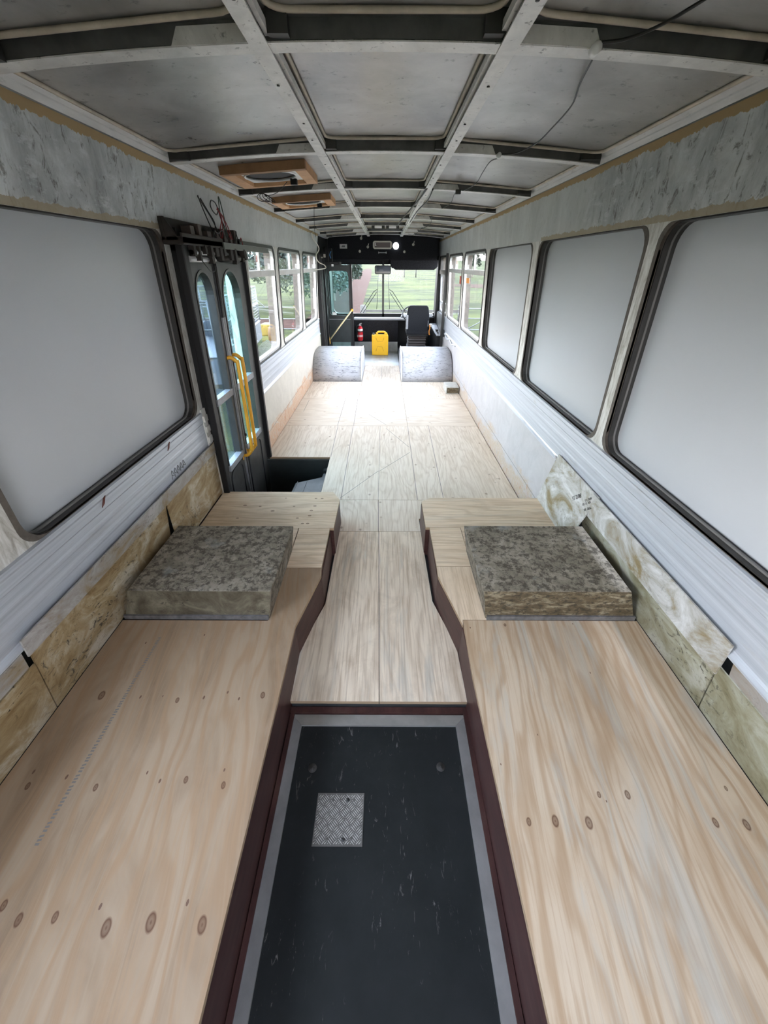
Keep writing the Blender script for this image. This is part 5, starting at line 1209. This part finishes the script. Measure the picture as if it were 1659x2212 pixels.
# ------------------------------------------------------------------ outside
GZ = -1.0
a = N('grass_field', 0.9, 0, 0.1)
f = a.noise(a.mapv(a.pos(), (.12, .22, 0)), 1.0, 8, 0.72); g_ = a.noise(a.mapv(a.pos(), (.5, .6, 0)), 1.0, 8, 0.8); h_ = a.noise(a.mapv(a.pos(), (.03, .09, 0)), 1.0, 4, .6)
c = a.ramp(f, (0.43, (.006, .0105, .0012)), (0.5, (.018, .026, .0035)), (0.57, (.036, .044, .0085)))
c = a.mix(a.ramp(g_, (.5, 0.0), (.7, .5)), c, (.006, .011, .002)); c = a.mix(a.ramp(h_, (.5, 0), (.7, .4)), c, (.036, .035, .014)); a.col(c); a.bump(g_, .8, .12); grass = a.m
a = N('red_soil', 0.95, 0, 0.1)
f = a.noise(a.mapv(a.pos(), (2, 1, 1)), 1.2, 7, .7)
c = a.ramp(f, (.3, (.013, .0055, .0035)), (.55, (.029, .0115, .0075)), (.72, (.045, .033, .025))); a.col(c); soil = a.m
mb = MB(); mb.box(-250, 250, -60, 60, GZ - .2, GZ)
mb.v += [Vector(p) for p in ((-250, 60, GZ), (250, 60, GZ), (250, 250, GZ + 5), (-250, 250, GZ + 5), (-250, 420, GZ + 4), (250, 420, GZ + 4))]; mb.face([8, 9, 10, 11]); mb.face([11, 10, 13, 12])
def GH(y): return GZ + max(0, y - 60) * 5 / 190
struct(mb.build('ground', [grass], origin=(0, 0, GZ)), 'green grass field around the bus')
def strip(pts, w0, label):
    mb = MB(); b = len(mb.v)
    for (x0_, x1_, y) in pts: mb.v += [Vector((x0_, y, GH(y) + .02)), Vector((x1_, y, GH(y) + .02))]
    for k in range(len(pts) - 1): mb.face([b + 2 * k, b + 2 * k + 1, b + 2 * k + 3, b + 2 * k + 2])
    return struct(mb.build('ground', [soil], origin=(0, 0, GZ)), label)
strip([(-4.2, -.75, 20), (-4.6, -1.55, 27), (-6.2, -2.4, 60), (-6.4, -2.65, 84), (-6.0, -3.1, 104), (-5.2, -3.9, 128)], 0, 'strip of red soil under the row of trees')
strip([(-12, -3.6, 20.5), (-12, -3.9, 24.5)], 0, 'patch of red soil beyond the fence on the left')
strip([(12, 60, 61), (8, 60, 68)], 0, 'band of red soil beyond the field on the right')
a = N('olive_leaf', .6, 0, .3); f = a.noise(a.pos(), 2.0, 4, .6); a.col(a.ramp(f, (.3, (.009, .016, .012)), (.55, (.026, .040, .030)), (.75, (.08, .10, .085)))); leafm = a.m
bark = plain('grey_bark', (.10, .085, .07), .9, var=.3)
def leaves(seed, rad, h, cnt, sz, low=.3):
    rnd = random.Random(seed); mb = MB()
    blobs = [(Vector((rnd.uniform(-.6, .6) * rad, rnd.uniform(-.6, .6) * rad, h * rnd.uniform(low + .12, .9))), rad * rnd.uniform(.3, .55)) for _ in range(11)]
    for k in range(cnt):
        c0, r = rnd.choice(blobs); d = Vector((rnd.gauss(0, 1), rnd.gauss(0, 1), rnd.gauss(0, 1))).normalized() * r * rnd.uniform(.55, 1.05)
        p = c0 + d; u = Vector((rnd.gauss(0, 1), rnd.gauss(0, 1), rnd.gauss(0, 1))).normalized(); v = u.orthogonal().normalized()
        s_ = sz * rnd.uniform(.5, 1.3); b = len(mb.v); mb.v += [p - u * s_, p + v * s_ * .5, p + u * s_, p - v * s_ * .5]; mb.face([b, b + 1, b + 2, b + 3])
    return mb
def trunk(seed, h):
    rnd = random.Random(seed); mb = MB()
    mb.tube(spline([(0, 0, -.05), (.05, .03, h * .2), (-.04, .0, h * .38)]), .11, 7)
    for k in range(6):
        t = k * 1.05 + rnd.random(); mb.tube(spline([(-.04, 0, h * .33), (math.cos(t) * h * .12, math.sin(t) * h * .12, h * .5), (math.cos(t) * h * .24, math.sin(t) * h * .24, h * .75)]), [.07, .065, .06, .055, .05, .045, .04, .035, .03, .025, .02, .015, .01], 6)
    return mb
def make_tree(seed, h, rad, cnt, sz, label):
    e = empty('olive_tree', (0, 0, GZ), label, 'tree', 'trees beyond the bus windows')
    t = trunk(seed, h); t.build('trunk', [bark], e, base=1, origin=(0, 0, 0)); q = leaves(seed, rad, h, cnt, sz); q.build('foliage', [leafm], e, base=1, origin=(0, 0, 0))
    return e
protos = [make_tree(1, 4.4, 2.2, 2600, .16, ''), make_tree(2, 3.9, 2.0, 2400, .16, ''), make_tree(3, 4.8, 2.4, 2600, .17, '')]
spots = [(-3.9, 27), (-4.2, 32), (-4.3, 37.5), (-4.5, 44), (-4.8, 51), (-5.3, 60), (-6.3, 69), (-6.9, 78), (-7.2, 88), (-7.2, 99), (-6.9, 112),
         (-7.5, 29), (-9.4, 39), (-9.8, 50), (-9.6, 62), (-11.0, 80), (-13, 104), (-13, 25), (-15, 34), (-18, 47), (-20, 30), (-24, 42), (-28, 31),
         (24, 92), (32, 98), (41, 101), (51, 106), (17, 88), (60, 90), (-9.6, 132), (-15, 120), (-19, 140), (70, 120)]
ordn = ['nearest', 'second', 'third', 'fourth', 'fifth', 'sixth', 'seventh', 'eighth', 'ninth', 'tenth', 'eleventh']
for i, (x, y) in enumerate(spots):
    if i < 11: lab = 'grey-green tree, %s from the bus in the row beside the red soil strip' % ordn[i]
    elif i < 17: lab = 'grey-green tree in the second row behind the red soil strip, %s from the bus' % ordn[i - 11]
    elif i < 23: lab = 'grey-green tree seen through the left windows, %s of those farthest left' % ordn[i - 17]
    elif i < 29: lab = 'distant tree beyond the field through the right windows, %s of them' % ordn[i - 23]
    else: lab = 'very distant tree at the skyline, %s of them' % ordn[i - 29]
    p = protos[i % 3]
    if i < 3: o = p; o['label'] = lab
    else: o = copy_tree(p, (0, 0, 0), lab)
    o.location = (x, y, GH(y)); o.rotation_euler = (0, 0, i * 1.3); s_ = (1.0 if i < 23 else 1.1) * (0.85 + .3 * ((i * 37) % 10) / 10); o.scale = (s_, s_, s_)

# fence
wood_grey = plain('weathered_timber', (.035, .034, .030), .85, var=.25); galv = plain('galvanised_pipe', (.10, .11, .115), .5, .2)
FE = empty('fence', (.5, 18.8, GZ), 'low weathered timber rail fence ahead of the bus', 'fence')
mb = MB(); mb.box(-.9, 3.35, 18.75, 18.82, -.13, -.02); mb.box(-.9, 3.35, 18.75, 18.82, -.55, -.46); mb.build('rail', [wood_grey], FE)
for x in (-.95, 1.2, 3.3):
    mb = MB(); mb.lathe([(0, 0), (.13, 0), (.12, 1.15), (0, 1.15)], (x, 18.8, GZ), 'Z', 12); mb.build('fence_post', [wood_grey], FE)
GT = empty('field_gate', (5.5, 18.8, GZ), 'galvanised pipe gate and rails beyond the right windows', 'gate')
mb = MB()
for z in (.03, -.35, -.8): mb.tube([(3.5, 18.8, z), (8.5, 18.8, z)], .022, 8)
mb.tube([(3.6, 18.8, -.8), (5.2, 18.8, .03)], .022, 8); mb.tube([(3.5, 18.8, .03), (3.5, 18.8, -.8)], .022, 8); mb.tube([(6.2, 18.8, .03), (6.2, 18.8, GZ)], .035, 8); mb.tube([(8.5, 18.8, .05), (8.5, 18.8, GZ)], .035, 8); mb.tube([(3.5, 18.8, -.8), (3.5, 18.8, GZ)], .03, 8)
mb.build('pipework', [galv], GT)
GT2 = empty('field_gate', (-5.5, 18.8, GZ), 'galvanised pipe gate and rails beyond the left windows', 'gate')
mb = MB()
for z in (.05, -.4, -.8): mb.tube([(-8, 18.8, z), (-3.6, 18.8, z)], .022, 8)
for x in (-8, -5.8, -3.6): mb.tube([(x, 18.8, .08), (x, 18.8, GZ)], .03, 8)
mb.tube([(-6.6, 18.8, 1.3), (-5.2, 18.8, .05)], .02, 8); mb.build('pipework', [galv], GT2)
for (x, y, lab) in ((3.63, 86, 'left one of two thin posts far out in the grass field'), (5.85, 86, 'right one of two thin posts far out in the grass field')):
    mb = MB(); mb.lathe([(0, 0), (.10, 0), (.10, 2.0), (0, 2.0)], (x, y, GH(y)), 'Z', 8); tag(mb.build('marker_post', [wood_grey]), lab, 'post', 'posts in the field')

# trailer beside the bus
TR = empty('trailer', (-4.1, 11.5, GZ), 'blue-grey box trailer with galvanised mesh cage outside the side door', 'trailer')
TR['_o'] = [0, 0, 0]
tray = plain('trailer_blue_grey', (.045, .055, .07), .5, var=.2)
q = MB(); q.box(-.9, .9, -3.2, 3.2, .45, .52); q.box(-.9, -.86, -3.2, 3.2, .52, 1.0); q.box(.86, .9, -3.2, 3.2, .52, 1.0); q.box(-.9, .9, -3.2, -3.16, .52, 1.0); q.box(-.9, .9, 3.16, 3.2, .52, 1.0); q.build('tray', [tray], TR)
q = MB()
for z in (.98, 1.5, 2.0):
    q.tube([(-.9, -3.2, z), (.9, -3.2, z), (.9, 3.2, z), (-.9, 3.2, z)], .022, 6, closed=True)
for y in (-3.2, -1.6, 0, 1.6, 3.2):
    for x in (-.9, .9): q.tube([(x, y, .98), (x, y, 2.0)], .02, 6)
q.build('cage_frame', [galv], TR)
q = MB()
for k in range(13):
    z = 1.02 + k * .075; q.tube([(.9, -3.2, z), (.9, 3.2, z)], .006, 4); q.tube([(-.9, -3.2, z), (-.9, 3.2, z)], .006, 4); q.tube([(-.9, 3.2, z), (.9, 3.2, z)], .006, 4)
for k in range(42):
    y = -3.2 + k * .156; q.tube([(.9, y, .98), (.9, y, 2.0)], .004, 4); q.tube([(-.9, y, .98), (-.9, y, 2.0)], .004, 4)
q.build('wire_mesh', [galv], TR)
for x in (-.98, .98):
    q = MB(); q.lathe([(.12, -.09), (.30, -.09), (.33, -.04), (.33, .04), (.30, .09), (.12, .09)], (x, .2, .33), 'X', 24); wh = q.build('wheel', [rubber], TR)
    q = MB(); q.lathe([(0, -.06), (.17, -.06), (.17, .06), (0, .06)], (x, .2, .33), 'X', 20); q.build('rim', [galv], wh)
q = MB(); q.box(.88, 1.12, -.35, .75, .68, .72); q.build('mudguard', [galv], TR)
q = MB(); q.tube([(-.5, 3.2, .48), (0, 4.4, .45)], .03, 6); q.tube([(.5, 3.2, .48), (0, 4.4, .45)], .03, 6); q.build('drawbar', [galv], TR)
TR.rotation_euler = (0, 0, R(8)); TR.location = (-4.75, 11.4, GZ)
# yellow-brown wheel and machine ahead of the trailer
e = empty('yellow_machine', (-4.0, 15.9, GZ), 'small yellow and brown garden machine ahead of the trailer', 'machine')
q = MB(); q.box(-4.75, -4.15, 16.15, 16.75, -.72, -.30); q.build('body', [plain('faded_yellow', (.16, .12, .02), .6)], e, bevel=.04)
q = MB(); q.lathe([(.1, -.08), (.30, -.08), (.33, 0), (.30, .08), (.1, .08)], (-4.3, 16.0, -.67), 'X', 24); q.build('wheel', [plain('brown_wheel', (.07, .04, .02), .8)], e)
q = MB(); q.tube([(-4.3, 15.9, -.45), (-4.5, 16.7, -.1)], .025, 6); q.build('handlebar', [galv], e)
# dark shed-like post group left
for i, (x, y) in enumerate(((-6.3, 19.5), (-6.7, 19.5))):
    q = MB(); q.lathe([(0, 0), (.09, 0), (.09, 2.6), (0, 2.6)], (x, y, GZ), 'Z', 10); tag(q.build('timber_pole', [wood_grey]), ['right', 'left'][i] + ' one of two grey poles beyond the fence seen through the first left window', 'pole', 'grey poles beyond the left fence')

ME_.location.x += .025; W.location.x += .02
for o in list(bpy.data.objects):
    if o.parent and o.name.split('.')[0] in ('rivets', 'relay_block', 'linkage_bracket', 'black_wires', 'red_wires', 'switch', 'clip', 'screw_holes', 'lumbar_slot', 'connector', 'edge_seal', 'bolt_hole', 'operating_rod', 'shoulder', 'gauge_pod', 'door_stop', 'black_wire', 'pressed_rib'):
        nm = o.name.split('.')[0]; o.name = {'rivets': 'rivet', 'black_wires': 'black_wire', 'red_wires': 'red_wire', 'screw_holes': 'screw_hole'}.get(nm, nm)
        split(o)
for o in bpy.data.objects:
    if '_o' in o: del o['_o']
